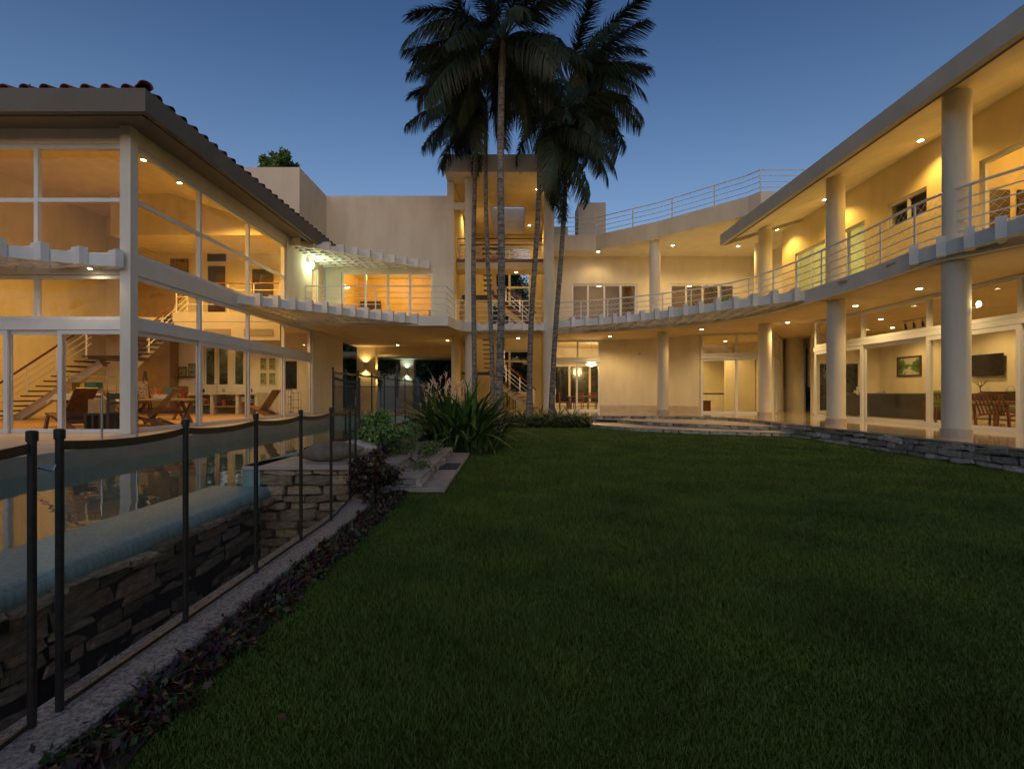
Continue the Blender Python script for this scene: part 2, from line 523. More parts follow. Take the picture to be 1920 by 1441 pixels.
class MB:
    def __init__(self):
        self.v, self.f = [], []
    def _hex(self, p):
        b = len(self.v); self.v += p
        for q in ((0, 3, 2, 1), (4, 5, 6, 7), (0, 1, 5, 4), (1, 2, 6, 5), (2, 3, 7, 6), (3, 0, 4, 7)):
            self.f.append(tuple(b + i for i in q))
        return self
    def box(self, x0, x1, y0, y1, z0, z1):
        return self._hex([(x0, y0, z0), (x1, y0, z0), (x1, y1, z0), (x0, y1, z0),
                          (x0, y0, z1), (x1, y0, z1), (x1, y1, z1), (x0, y1, z1)])
    def obox(self, A, d, s0, s1, n0, n1, z0, z1):
        n = (-d[1], d[0])
        P = lambda s, t, z: (A[0] + d[0] * s + n[0] * t, A[1] + d[1] * s + n[1] * t, z)
        return self._hex([P(s0, n0, z0), P(s1, n0, z0), P(s1, n1, z0), P(s0, n1, z0),
                          P(s0, n0, z1), P(s1, n0, z1), P(s1, n1, z1), P(s0, n1, z1)])
    def beam(self, p, q, w, h):
        """rectangular bar from p to q, w wide (level), h deep"""
        p, q = Vector(p), Vector(q); d = (q - p).normalized()
        up = Vector((0, 0, 1)) if abs(d.z) < 0.95 else Vector((0, 1, 0))
        s = d.cross(up).normalized(); u = s.cross(d).normalized()
        s *= w / 2; u *= h / 2
        return self._hex([tuple(x) for x in (p - s - u, p + s - u, q + s - u, q - s - u,
                                             p - s + u, p + s + u, q + s + u, q - s + u)])
    def tube(self, pts, r, n=7):
        pts = [Vector(p) for p in pts]
        rs = r if isinstance(r, (list, tuple)) else [r] * len(pts)
        b = len(self.v)
        prev = None
        for i, p in enumerate(pts):
            d = (pts[min(i + 1, len(pts) - 1)] - pts[max(i - 1, 0)]).normalized()
            ref = prev if prev is not None else (Vector((0, 0, 1)) if abs(d.z) < 0.9 else Vector((0, 1, 0)))
            s = d.cross(ref)
            if s.length < 1e-5: s = d.cross(Vector((1, 0, 0)))
            s.normalize(); u = s.cross(d).normalized(); prev = u
            for k in range(n):
                a = 2 * math.pi * k / n
                self.v.append(tuple(p + (s * math.cos(a) + u * math.sin(a)) * rs[i]))
        for i in range(len(pts) - 1):
            for k in range(n):
                k2 = (k + 1) % n
                self.f.append((b + i * n + k, b + i * n + k2, b + (i + 1) * n + k2, b + (i + 1) * n + k))
        self.f.append(tuple(b + k for k in reversed(range(n))))
        e = b + (len(pts) - 1) * n
        self.f.append(tuple(e + k for k in range(n)))
        return self
    def lathe(self, cx, cy, prof, n=32):
        b = len(self.v)
        for r, z in prof:
            for k in range(n):
                a = 2 * math.pi * k / n
                self.v.append((cx + r * math.cos(a), cy + r * math.sin(a), z))
        for i in range(len(prof) - 1):
            for k in range(n):
                k2 = (k + 1) % n
                self.f.append((b + i * n + k, b + i * n + k2, b + (i + 1) * n + k2, b + (i + 1) * n + k))
        self.f.append(tuple(b + k for k in reversed(range(n))))
        e = b + (len(prof) - 1) * n
        self.f.append(tuple(e + k for k in range(n)))
        return self
    def prism(self, poly, z0, z1):
        a = sum(poly[i][0] * poly[(i + 1) % len(poly)][1] - poly[(i + 1) % len(poly)][0] * poly[i][1] for i in range(len(poly)))
        if a < 0: poly = poly[::-1]
        b = len(self.v); n = len(poly)
        self.v += [(x, y, z0) for x, y in poly] + [(x, y, z1) for x, y in poly]
        self.f.append(tuple(b + i for i in reversed(range(n))))
        self.f.append(tuple(b + n + i for i in range(n)))
        for i in range(n):
            j = (i + 1) % n
            self.f.append((b + i, b + j, b + n + j, b + n + i))
        return self
    def slab(self, pts, t):
        """thick sheet: top outline pts (3D), thickness t downwards"""
        b = len(self.v); n = len(pts)
        self.v += [tuple(p) for p in pts] + [(p[0], p[1], p[2] - t) for p in pts]
        self.f.append(tuple(b + i for i in range(n)))
        self.f.append(tuple(b + n + i for i in reversed(range(n))))
        for i in range(n):
            j = (i + 1) % n
            self.f.append((b + j, b + i, b + n + i, b + n + j))
        return self
    def mesh(self, name, m, smooth=False, bevel=0.0):
        me = bpy.data.meshes.new(name)
        me.from_pydata(self.v, [], self.f)
        me.update()
        import bmesh
        bm = bmesh.new(); bm.from_mesh(me)
        bmesh.ops.recalc_face_normals(bm, faces=bm.faces)
        if bevel:
            bmesh.ops.bevel(bm, geom=[e for e in bm.edges if e.is_manifold and e.calc_face_angle(0) > 0.6],
                            offset=bevel, segments=1, affect='EDGES')
        bm.to_mesh(me); bm.free()
        if smooth:
            for p in me.polygons: p.use_smooth = True
            try:
                me.set_sharp_from_angle(angle=R(40))
            except Exception:
                pass
        me.materials.append(MAT[m])
        return me
    def build(self, name, m, parent=None, local=False, smooth=False, bevel=0.0, world=None):
        return link(name, self.mesh(name, m, smooth, bevel), parent, world, local)

def smooth_line(pts, step=0.25):
    """Catmull-Rom through 2D points, resampled at even spacing"""
    P = [Vector((p[0], p[1])) for p in pts]
    P = [P[0] * 2 - P[1]] + P + [P[-1] * 2 - P[-2]]
    out = []
    for i in range(1, len(P) - 2):
        for k in range(24):
            t = k / 24
            a, b, c, d = P[i - 1], P[i], P[i + 1], P[i + 2]
            out.append(0.5 * ((2 * b) + (c - a) * t + (2 * a - 5 * b + 4 * c - d) * t * t + (3 * b - a - 3 * c + d) * t ** 3))
    out.append(P[-2])
    return resample(out, step)

def resample(pts, step):
    pts = [Vector((p[0], p[1])) for p in pts]
    L = [0.0]
    for i in range(1, len(pts)):
        L.append(L[-1] + (pts[i] - pts[i - 1]).length)
    n = max(1, round(L[-1] / step))
    out, j = [], 0
    for k in range(n + 1):
        s = L[-1] * k / n
        while j < len(L) - 2 and L[j + 1] < s: j += 1
        u = (s - L[j]) / max(1e-9, L[j + 1] - L[j])
        out.append(pts[j].lerp(pts[j + 1], u))
    return out

def unit(A, B):
    d = Vector((B[0] - A[0], B[1] - A[1])); L = d.length
    return (d.x / L, d.y / L), L

def wall(name, A, B, z0, z1, t, m, parent, holes=(), side=1):
    """wall from A to B (plan), thickness t to the left of A->B (side=-1: right), with rectangular openings (s0,s1,z0,z1)"""
    d, L = unit(A, B)
    n0, n1 = (0, t) if side > 0 else (-t, 0)
    mb = MB()
    cuts = sorted({0.0, L} | {h[0] for h in holes} | {h[1] for h in holes})
    for a, b in zip(cuts, cuts[1:]):
        if b - a < 1e-4: continue
        hs = sorted([h for h in holes if h[0] <= a + 1e-6 and h[1] >= b - 1e-6], key=lambda h: h[2])
        z = z0
        for h in hs:
            if h[2] > z + 1e-4: mb.obox(A, d, a, b, n0, n1, z, h[2])
            z = h[3]
        if z < z1 - 1e-4: mb.obox(A, d, a, b, n0, n1, z, z1)
    return mb.build(name, m, parent)

def glazing(name, A, B, z0, z1, parent, cols=(), rows=(), fw=0.07, dp=0.09, off=0.0, m='frame_white', pane='glass', handle=None):
    """frame with mullions at distances cols and rails at heights rows; each pane its own piece"""
    d, L = unit(A, B)
    mb = MB()
    n0, n1 = off - dp / 2, off + dp / 2
    mb.obox(A, d, 0, fw, n0, n1, z0, z1); mb.obox(A, d, L - fw, L, n0, n1, z0, z1)
    mb.obox(A, d, fw, L - fw, n0, n1, z0, z0 + fw); mb.obox(A, d, fw, L - fw, n0, n1, z1 - fw, z1)
    S = [0] + list(cols) + [L]; Z = [z0] + list(rows) + [z1]
    hw = fw * 0.5
    for s in cols: mb.obox(A, d, s - hw, s + hw, n0 + .005, n1 - .005, z0 + fw, z1 - fw)
    for z in rows:
        for i in range(len(S) - 1):
            a = S[i] + (fw if i == 0 else hw); b = S[i + 1] - (fw if i == len(S) - 2 else hw)
            mb.obox(A, d, a, b, n0 + .01, n1 - .01, z - hw, z + hw)
    fr = mb.build(name, m, parent)
    for i in range(len(S) - 1):
        for j in range(len(Z) - 1):
            a = S[i] + (fw if i == 0 else hw); b = S[i + 1] - (fw if i == len(S) - 2 else hw)
            c = Z[j] + (fw if j == 0 else hw); e = Z[j + 1] - (fw if j == len(Z) - 2 else hw)
            MB().obox(A, d, a - .008, b + .008, off - .003, off + .003, c - .008, e + .008).build('pane', pane, fr)
    if handle is not None:
        s, sd = handle
        hb = MB(); n = (-d[1], d[0])
        q = lambda t, z: (A[0] + d[0] * s + n[0] * t, A[1] + d[1] * s + n[1] * t, z)
        hb.tube([q(off + sd * .04, z0 + .85), q(off + sd * .10, z0 + .87), q(off + sd * .10, z0 + 1.1), q(off + sd * .04, z0 + 1.12)], .014, 6)
        hb.build('handle', 'rail_white', fr)
    return fr

def railing(parent, line, z, heights, post_every=5, closed_posts=True, r=0.016, rtop=0.026, net=False, m='rail_white', top_m=None, name='railing', post_w=0.05):
    """pipe rails along a plan line with flat posts"""
    pts = [Vector((p[0], p[1])) for p in line]
    P3 = lambda h: [(p.x, p.y, z + h) for p in pts]
    top = MB().tube(P3(heights[-1]), rtop, 8).build(name, top_m or m, parent, smooth=True)
    for h in heights[:-1]:
        MB().tube(P3(h), r, 6).build('rail', m, top, smooth=True)
    for i in range(0, len(pts), post_every):
        a, b = pts[max(0, i - 1)], pts[min(len(pts) - 1, i + 1)]
        d, _ = unit(a, b)
        MB().obox(pts[i], d, -post_w / 2, post_w / 2, -.009, .009, z, z + heights[-1]).build('post', m, top)
    if net:
        mb = MB(); cell = 0.085
        # unrolled diamond net of thin cord
        fine = resample(pts, cell)
        H = heights[-1]; nz = int(H / cell)
        for i in range(len(fine) - 1):
            for j in range(nz):
                a = (fine[i].x, fine[i].y); b = (fine[i + 1].x, fine[i + 1].y)
                za, zb = z + j * cell, z + (j + 1) * cell
                if (i + j) % 2: za, zb = zb, za
                p, q = Vector((a[0], a[1], za)), Vector((b[0], b[1], zb))
                w = Vector((0, 0, 0.0026)); nn = Vector((-(b[1] - a[1]), b[0] - a[0], 0)).normalized() * 0.0026
                k = len(mb.v)
                mb.v += [tuple(p + w), tuple(p - w + nn), tuple(p - w - nn), tuple(q + w), tuple(q - w + nn), tuple(q - w - nn)]
                mb.f += [(k, k + 1, k + 4, k + 3), (k + 1, k + 2, k + 5, k + 4), (k + 2, k, k + 3, k + 5)]
        me = bpy.data.meshes.new('netting'); me.from_pydata(mb.v, [], mb.f); me.materials.append(MAT['rail_white'])
        tag(link('netting', me, top), kind='stuff')
    return top

def hit(p, d, segs, far=9.0):
    """distance along d from p to the nearest segment"""
    best = None
    for a, b in segs:
        ex, ey = b[0] - a[0], b[1] - a[1]
        den = d[0] * ey - d[1] * ex
        if abs(den) < 1e-9: continue
        t = ((a[0] - p[0]) * ey - (a[1] - p[1]) * ex) / den
        u = ((a[0] - p[0]) * d[1] - (a[1] - p[1]) * d[0]) / den
        if 0.02 < t < far and -0.001 <= u <= 1.001 and (best is None or t < best): best = t
    return best

def segs_of(line):
    return [((line[i][0], line[i][1]), (line[i + 1][0], line[i + 1][1])) for i in range(len(line) - 1)]

def pergola(parent, outer, inner, z0, z1, toward, step=0.6, w=0.15, ang=42, poke=0.20):
    """white concrete lattice: two crossing families of beams between a curved free edge and the building"""
    P = smooth_line(outer, step)
    edge = MB()
    for i in range(len(P) - 1):
        d, L = unit(P[i], P[i + 1])
        j = (i % 2) * 0.006
        edge.obox(P[i], d, -.03, L + .03, -.06, .06, z0 + .02 + j, z1 - .09 + j)
    root = edge.build('pergola', 'pergola_white', parent)
    S = segs_of(inner)
    for i, p in enumerate(P):
        a, b = P[max(0, i - 1)], P[min(len(P) - 1, i + 1)]
        d, _ = unit(a, b)
        n = Vector((-d[1], d[0]))
        if n.dot(Vector(toward) - p) < 0: n = -n
        for fam in (0, 1):
            an = R(ang if fam == 0 else -ang)
            q = Vector((n.x * math.cos(an) - n.y * math.sin(an), n.x * math.sin(an) + n.y * math.cos(an)))
            t = hit(p, q, S)
            if t is None: continue
            jz = (i % 3) * 0.003
            if fam == 0:
                bm_ = MB().obox(p, (q.x, q.y), .121, t, -w * .34, w * .34, z0 + .02 + jz, z1 - .02 + jz)
                bm_.obox(p, (q.x, q.y), -poke, .12, -w * .52, w * .52, z0 + jz, z1 + .02 + jz)
                bm_.build('beam', 'pergola_white', root)
            else:
                MB().obox(p, (q.x, q.y), 0.0, t, -w * .34, w * .34, z0 + .04 + jz, z1 - .05 + jz).build('beam', 'pergola_white', root)
    return root

def column(parent, x, y, z0, z1, r=0.24, base=True):
    c = MB().lathe(x, y, [(r, z0), (r, z1)], 40).build('column', 'stucco', parent, smooth=True)
    if base:
        MB().lathe(x, y, [(r + .025, z0), (r + .025, z0 + .17), (r + .005, z0 + .18)], 40).build('column_base', 'coping', c, smooth=True)
    return c

def downlight(x, y, z, label, group, power=60, color=(1.0, .66, .26), spot=150, r=0.07, cool=False, blend=.6, drop=0.0):
    t = thing('downlight', label, 'ceiling light', (x, y, z), 0, group)
    MB().lathe(0, 0, [(r + .03, -.012 - drop), (r + .03, 0.0)], 20).build('trim_ring', 'frame_white', t, True)
    MB().lathe(0, 0, [(r * .6, -.020 - drop), (r, -.013 - drop)], 16).build('bulb', 'bulb_cool' if cool else 'bulb_warm', t, True)
    ld = bpy.data.lights.new('downlight_beam', 'SPOT')
    ld.energy = power; ld.color = color; ld.spot_size = R(spot); ld.spot_blend = blend; ld.shadow_soft_size = 0.07
    link('downlight_beam', ld, t, Matrix.Translation((0, 0, -.06 - drop)), True)
    return t

def point_light(parent, loc, power, color, r=0.1, name='lamp_light'):
    ld = bpy.data.lights.new(name, 'POINT'); ld.energy = power; ld.color = color; ld.shadow_soft_size = r
    return link(name, ld, parent, Matrix.Translation(loc), True)

def sconce(x, y, z, face, label, group, power=30, color=(1.0, .72, .34), cool=False):
    """tube lamp on a wall that throws light up and down; face = direction (x,y) away from the wall"""
    rz = math.atan2(face[1], face[0]) + math.pi / 2
    t = thing('wall_sconce', label, 'wall lamp', (x, y, z), rz, group)
    MB().box(-.05, .05, -.055, -.004, -.10, .10).build('wall_plate', 'sconce_metal', t, True)
    mb = MB()
    for k in range(20):
        a0, a1 = 2 * math.pi * k / 20, 2 * math.pi * (k + 1) / 20
        b = len(mb.v)
        for rr in (.075, .065):
            mb.v += [(rr * math.cos(a0), -.13 + rr * math.sin(a0), -.2), (rr * math.cos(a1), -.13 + rr * math.sin(a1), -.2),
                     (rr * math.cos(a1), -.13 + rr * math.sin(a1), .2), (rr * math.cos(a0), -.13 + rr * math.sin(a0), .2)]
        mb.f += [(b, b + 1, b + 2, b + 3), (b + 7, b + 6, b + 5, b + 4), (b, b + 4, b + 5, b + 1), (b + 3, b + 2, b + 6, b + 7)]
    mb.build('tube', 'sconce_metal', t, True)
    for sg in (-1, 1):
        MB().lathe(0, -.13, [(.05, sg * .15 - .01), (.05, sg * .15 + .01)], 14).build('bulb', 'bulb_cool' if cool else 'bulb_warm', t, True)
        ld = bpy.data.lights.new('sconce_beam', 'SPOT'); ld.energy = power; ld.color = color
        ld.spot_size = R(125); ld.spot_blend = .7; ld.shadow_soft_size = .04
        w = Matrix.Translation((0, -.13, sg * .19)) @ Matrix.Rotation(0 if sg < 0 else math.pi, 4, 'X')
        link('sconce_beam', ld, t, w, True)
    return t
# =================================================================== the setting
FL = 0.40            # level of terrace, decks and ground floors
SL0, SL1 = 4.0, 4.4  # underside and top of the upper floor slab

def struct(o, label=None):
    o['kind'] = 'structure'
    if label: o['label'] = label
    return o

# lawn: one sheet to the horizon with the pool cut out of it
gx = [-900, -7.0, -1.9, 900]; gy = [-900, -3.0, 20.0, 1500]
gv = [(x, y, 0.0) for y in gy for x in gx]
gf = []
for j in range(3):
    for i in range(3):
        if i == 1 and j == 1: continue
        a = j * 4 + i
        gf.append((a, a + 1, a + 5, a + 4))
me = bpy.data.meshes.new('lawn'); me.from_pydata(gv, [], gf); me.materials.append(MAT['lawn'])
struct(link('lawn', me), 'dark green mown lawn between the pool fence and the terrace')

# terrace and ground floor slab
EDGE = smooth_line([(2.6, 20.75), (4.7, 20.75), (6.2, 20.55), (7.3, 19.95), (8.05, 19.1), (8.36, 18.0), (8.36, 16.0)], 0.25)
edge2 = [(p.x, p.y) for p in EDGE] + [(8.36, 12.0), (8.36, 5.0)]
back = [(19.0, 5.0), (19.0, 31.5), (-9.2, 31.5), (-9.2, 25.62), (-8.45, 25.62), (-8.45, 22.7), (-3.2, 22.7), (-2.3, 21.9), (2.0, 21.6)]
core = [(x + (0.07 if i > 8 else 0), y + (0.07 if i < len(edge2) - 3 else 0)) for i, (x, y) in enumerate(edge2)]
terrace = MB().prism(core + back, 0.0, FL - .042).build('terrace', 'mortar')
struct(terrace, 'raised terrace of polished beige stone with a dry stone edge')
MB().prism([(x - .03 if x > 8 else x, y - .03 if y > 18 else y) for x, y in edge2] + back, FL - .04, FL).build('paving', 'marble', terrace)

# stones --------------------------------------------------------------
def stone_meshes(m, n=9, flat=1.0):
    out = []
    for k in range(n):
        r = random.Random(k * 13 + 5)
        pts = []
        # irregular hexagonal-ended block, unit size
        prof = [(-.5 + r.uniform(0, .10), -.5 + r.uniform(0, .18)), (-.1 + r.uniform(-.2, .2), -.5), (.5 - r.uniform(0, .10), -.5 + r.uniform(0, .2)),
                (.5 - r.uniform(0, .12), .5 - r.uniform(0, .25)), (.1 + r.uniform(-.2, .2), .5 - r.uniform(0, .06)), (-.5 + r.uniform(0, .12), .5 - r.uniform(0, .2))]
        b = len(pts)
        v = [(x, .5, z) for x, z in prof] + [(x * .97, -.30 - r.uniform(0, .1), z * .94) for x, z in prof] + \
            [(x * .84 + r.uniform(-.02, .02), -.5 + r.uniform(0, .14), z * .76 + r.uniform(-.05, .05)) for x, z in prof]
        f = [tuple(range(12, 18))[::-1]]
        for ring in (0, 6):
            for i in range(6):
                j = (i + 1) % 6
                f.append((ring + i, ring + j, ring + 6 + j, ring + 6 + i))
        me = bpy.data.meshes.new('stone'); me.from_pydata(v, [], f); me.update()
        import bmesh
        bm = bmesh.new(); bm.from_mesh(me); bmesh.ops.recalc_face_normals(bm, faces=bm.faces)
        bmesh.ops.triangulate(bm, faces=[x for x in bm.faces if len(x.verts) > 4]); bm.to_mesh(me); bm.free()
        me.materials.append(MAT[m]); out.append(me)
    return out

STONE = stone_meshes('stone'); STONE_T = stone_meshes('stone_tan')

def stone_face(parent, line, z0, z1, meshes, outward, lmin=.2, lmax=.48, hmin=.055, hmax=.11, depth=.16, seed=1, proud=.0, gap=1.05, limit=400):
    """dry-laid courses along a plan line; outward = sign of the visible side relative to the left normal"""
    r = random.Random(seed); pts = [Vector((p[0], p[1])) for p in line]
    L = [0.0]
    for i in range(1, len(pts)): L.append(L[-1] + (pts[i] - pts[i - 1]).length)
    def at_s(s):
        s = max(0, min(L[-1], s)); i = 0
        while i < len(L) - 2 and L[i + 1] < s: i += 1
        u = (s - L[i]) / max(1e-9, L[i + 1] - L[i]); d, _ = unit(pts[i], pts[i + 1])
        return pts[i].lerp(pts[i + 1], u), d
    n = 0; z = z0
    while z < z1 - .02:
        h = min(r.uniform(hmin, hmax), z1 - z)
        if z1 - z - h < .035: h = z1 - z
        s = -r.uniform(0, lmin)
        while s < L[-1] and n < limit:
            ln = r.uniform(lmin, lmax)
            hh = h * r.uniform(.92, 1.28)
            c, d = at_s(s + ln / 2)
            if s + ln / 2 < L[-1]:
                nn = Vector((-d[1], d[0])) * outward
                ang = math.atan2(-nn.x, nn.y) + math.pi     # local -y looks outward
                p = c + nn * (proud - depth / 2 + r.uniform(0, .06))
                w = Matrix.Translation((p.x, p.y, z + h / 2)) @ Matrix.Rotation(ang, 4, 'Z') @ Matrix.Rotation(r.uniform(-.09, .09), 4, 'Y') \
                    @ Matrix.Diagonal((ln * gap * r.choice((1, -1)), depth, hh, 1)).to_4x4()
                link('stone', r.choice(meshes), parent, w); n += 1
            s += ln
        z += h
    return n

stone_face(terrace, edge2, 0.0, FL - .045, STONE, -1, seed=3, proud=.03, lmin=.2, lmax=.62, hmin=.075, hmax=.16, depth=.2)

# curved steps in the corner of the terrace
def step_arc(outer, z0, z1, seed):
    P = smooth_line(outer, .25)
    poly = [(p.x, p.y) for p in P] + [(8.5, 20.9), (2.7, 20.9)]
    ins = [(p.x + .04, p.y + .05) for p in P] + [(8.42, 20.9), (2.7, 20.9)]
    s = MB().prism(ins, z0, z1 - .03).build('terrace_step', 'mortar')
    MB().prism(poly, z1 - .028, z1).build('tread', 'coping', s)
    stone_face(s, [(p.x, p.y) for p in P], z0, z1 - .03, STONE, -1, seed=seed, proud=-.01, hmin=.09, hmax=.1, lmin=.2, lmax=.4)
    return s
s1 = struct(step_arc([(2.8, 19.8), (3.8, 17.9), (5.5, 16.4), (7.0, 15.6), (8.34, 15.2)], 0.0, .135, 11), 'lower wide curved step with a stone riser at the lawn edge')
s2 = struct(step_arc([(4.2, 20.4), (4.9, 18.9), (6.0, 17.5), (7.2, 16.5), (8.345, 16.0)], .137, .27, 12), 'upper curved step below the terrace paving')

# pool ---------------------------------------------------------------
WZ = 0.12
deck = MB().prism([(-40, -3), (-7.0, -3), (-7.0, 20), (-3.4, 20), (-3.4, 22.68), (-8.42, 22.68), (-8.42, 31), (-40, 31)], 0.0, FL - .004).build('pool_deck', 'deck_stone')
struct(deck, 'pale stone deck between the pool and the glass walled studio')
pool = MB()
pool.box(-7.0, -3.4, -3, 20, -1.5, -1.3)
pool.box(-3.8, -3.4, -3, 6.5, -1.29, WZ - .03)
pool.box(-3.42, -3.2, 6.5, 20, -1.29, FL - .02)
pool.box(-7.2, -6.996, -3, 20, -1.29, WZ - .04)
pool.box(-7.0, -3.4, 19.9, 20.1, -1.29, FL - .02)
pool.box(-7.0, -3.4, -3.2, -3.0, -1.29, FL)
pool_o = struct(pool.build('pool', 'mosaic'), 'long lap pool lined with teal mosaic')
wat = MB(); wat.v = [(-6.996, -3, WZ), (-3.72, -3, WZ), (-3.72, 6.5, WZ), (-3.42, 6.5, WZ), (-3.42, 19.9, WZ), (-6.996, 19.9, WZ)]; wat.f = [(0, 1, 2, 3, 4, 5)]
struct(wat.build('water', 'water'), 'still teal pool water mirroring the lit windows')
# wet mosaic spill edge with a rounded lip
led = MB(); prof = [(-3.85, WZ - .06), (-3.80, WZ + .004), (-3.3, WZ + .002), (-3.16, WZ - .006)] + [(-3.16 + .09 * math.sin(a), WZ - .096 + .09 * math.cos(a)) for a in [R(x) for x in range(15, 171, 15)]] + [(-3.3, WZ - .2), (-3.85, WZ - .2)]
n = len(prof)
for y in (-3.0, 6.52): led.v += [(x, y, z) for x, z in prof]
led.f = [tuple(range(n)), tuple(range(2 * n - 1, n - 1, -1))] + [(i, (i + 1) % n, n + (i + 1) % n, n + i) for i in range(n)]
MBl = led.build('spill_edge', 'mosaic', pool_o, smooth=True)

basin = MB().box(-3.4, -3.2, -3, 6.52, -1.3, -.08).box(-3.2, -1.62, -3, 7.0, -1.3, -1.15).box(-1.88, -1.62, -3, 7.0, -1.149, .0).build('catch_basin', 'mortar')
struct(basin, 'dark catch basin below the spill edge of the pool')
stone_face(basin, [(-3.2, 0.2), (-3.2, 6.5)], -1.1, -.075, STONE_T, -1, lmin=.22, lmax=.6, hmin=.08, hmax=.15, depth=.26, seed=21, proud=.0)
# flat ragged cap stones
r_ = random.Random(5)
y = 0.4
while y < 6.3:
    ln = r_.uniform(.22, .42)
    w = Matrix.Translation((-3.12 + r_.uniform(0, .05), y + ln / 2, -.035 + r_.uniform(-.015, .015))) @ Matrix.Rotation(math.pi / 2 + r_.uniform(-.15, .15), 4, 'Z') @ Matrix.Rotation(r_.uniform(-.12, .12), 4, 'X') @ Matrix.Diagonal((ln, .24, .055, 1)).to_4x4()
    link('stone', r_.choice(STONE_T), basin, w); y += ln * .95

# stone platform at the end of the spill edge with two carved seed shapes
plat = MB().box(-3.30, -2.0, 6.62, 7.75, -1.14, FL - .08).build('stone_platform', 'mortar')
struct(plat, 'stone block platform at the end of the pool spill edge')
MB().prism([(-3.42, 6.48), (-1.93, 6.48), (-1.93, 7.8), (-3.18, 7.8), (-3.42, 7.0)], FL - .075, FL - .02).build('top_slab', 'deck_stone', plat, bevel=.01)
stone_face(plat, [(-3.36, 6.55), (-1.95, 6.55)], -1.1, FL - .08, STONE_T, -1, lmin=.2, lmax=.5, hmin=.08, hmax=.15, depth=.2, seed=31, proud=.02)

def seed_stone(label, loc, rz, L, r, m):
    prof = []
    for k in range(15):
        u = k / 14; s = math.sin(math.pi * u) ** .8
        prof.append((max(.004, r * s), (u - .5) * L))
    mb = MB().lathe(0, 0, prof, 22)
    mb.v = [(z, x, y * .8 + r * .8) for x, y, z in mb.v]
    o = mb.build('stone_sculpture', m, None, smooth=True, world=Matrix.Translation(loc) @ Matrix.Rotation(rz, 4, 'Z') @ Matrix.Rotation(R(-5), 4, 'Y'))
    return tag(o, label, 'sculpture', None)
seed_stone('brown seed shaped stone sculpture lying on the platform by the pool', (-2.46, 6.98, FL - .03), R(8), .92, .17, 'sculpture_stone')
seed_stone('pale seed shaped stone behind the brown sculpture on the platform', (-2.28, 7.45, FL - .03), R(-12), .8, .16, 'sculpture_pale')

# kerb, planting strip, garden steps, raised bed
kerb = struct(MB().box(-1.90, -1.60, -3, 7.0, 0.002, .05).build('kerb', 'kerb_concrete', bevel=.012), 'rough concrete kerb that carries the black pool fence')
strip = MB(); sp = [(-1.595, -3)] + [(-1.595, 6.9)] + [(-1.36 + .05 * math.sin(k * 1.7) + .03 * math.sin(k * 4.1), 6.9 - k * .33) for k in range(31)]
strip.v = [(x, y, .012) for x, y in sp]; strip.f = [tuple(range(len(sp)))]
struct(strip.build('flower_bed', 'soil'), 'narrow strip of dark soil along the kerb')
gs = struct(MB().box(-1.66, -.88, 6.7, 10.7, 0.002, .06).build('garden_step', 'step_stone', bevel=.008), 'low grey stone slab step on the lawn with a dark mat')
for (x0, x1, y0, y1, z, lab) in ((-1.72, -1.2, 6.8, 10.45, .2, 'second garden step with a rough stone riser'),
                                 (-2.08, -1.58, 7.0, 10.2, .34, 'third garden step half hidden by trailing leaves'),
                                 (-2.5, -1.95, 7.85, 10.95, .48, 'top garden step below the black fence')):
    st = struct(MB().box(x0, x1 - .04, y0 + .04, y1, 0.003, z - .04).build('garden_step', 'mortar'), lab)
    MB().box(x0, x1, y0, y1 + .01, z - .038, z).build('tread', 'step_stone', st, bevel=.008)
    stone_face(st, [(x1 - .02, y0 + .03), (x1 - .02, y1)], max(.062, z - .14), z - .04, STONE, -1, lmin=.1, lmax=.24, hmin=.09, hmax=.1, depth=.08, seed=int(z * 100), proud=.01)
    stone_face(st, [(x0, y0 + .03), (x1 - .02, y0 + .03)], .01, z - .04, STONE, -1, lmin=.1, lmax=.24, hmin=.06, hmax=.1, depth=.08, seed=int(z * 200), proud=.01)
m_ = MB().box(-1.195, -.90, 8.3, 9.0, .064, .075).build('door_mat', 'mat_rubber')
tag(m_, 'dark grey mat lying on the low stone slab step', 'mat')
bed = struct(MB().box(-3.18, -2.52, 7.82, 19.5, 0.003, .47).box(-2.5, -1.9, 10.98, 19.5, .004, .44).build('raised_bed', 'soil'), 'raised planting bed beside the pool')
bed2 = MB(); bp = [(-1.85, 10.8), (-.6, 11.0), (-.1, 13), (-.7, 15), (-1.2, 17.5), (-1.3, 19), (.5, 19.2), (2.9, 19.9), (2.5, 20.7), (2.0, 21.55), (-2.3, 21.85), (-3.1, 22.6), (-3.15, 19.6), (-1.85, 19.55)]
bed2.prism(bp, .003, .03)
struct(bed2.build('planting_bed', 'soil'), 'planting bed in front of the stair tower')

# =================================================================== the house
house = thing('house', 'large cream modern house with curved balconies and lit glass rooms around a lawn', 'house', (0, 26, FL))
H = house

# ---------- studio wing on the left
SX, SY = -8.6, 11.6
MB().box(-8.71, -8.475, 11.37, 11.60, FL, 7.28).build('corner_pillar', 'stucco_white', H)
XF = [-8.712, -10.74, -12.6, -14.5, -16.4, -18.4]
YS = [11.605, 14.07, 16.65, 19.25, 21.75]
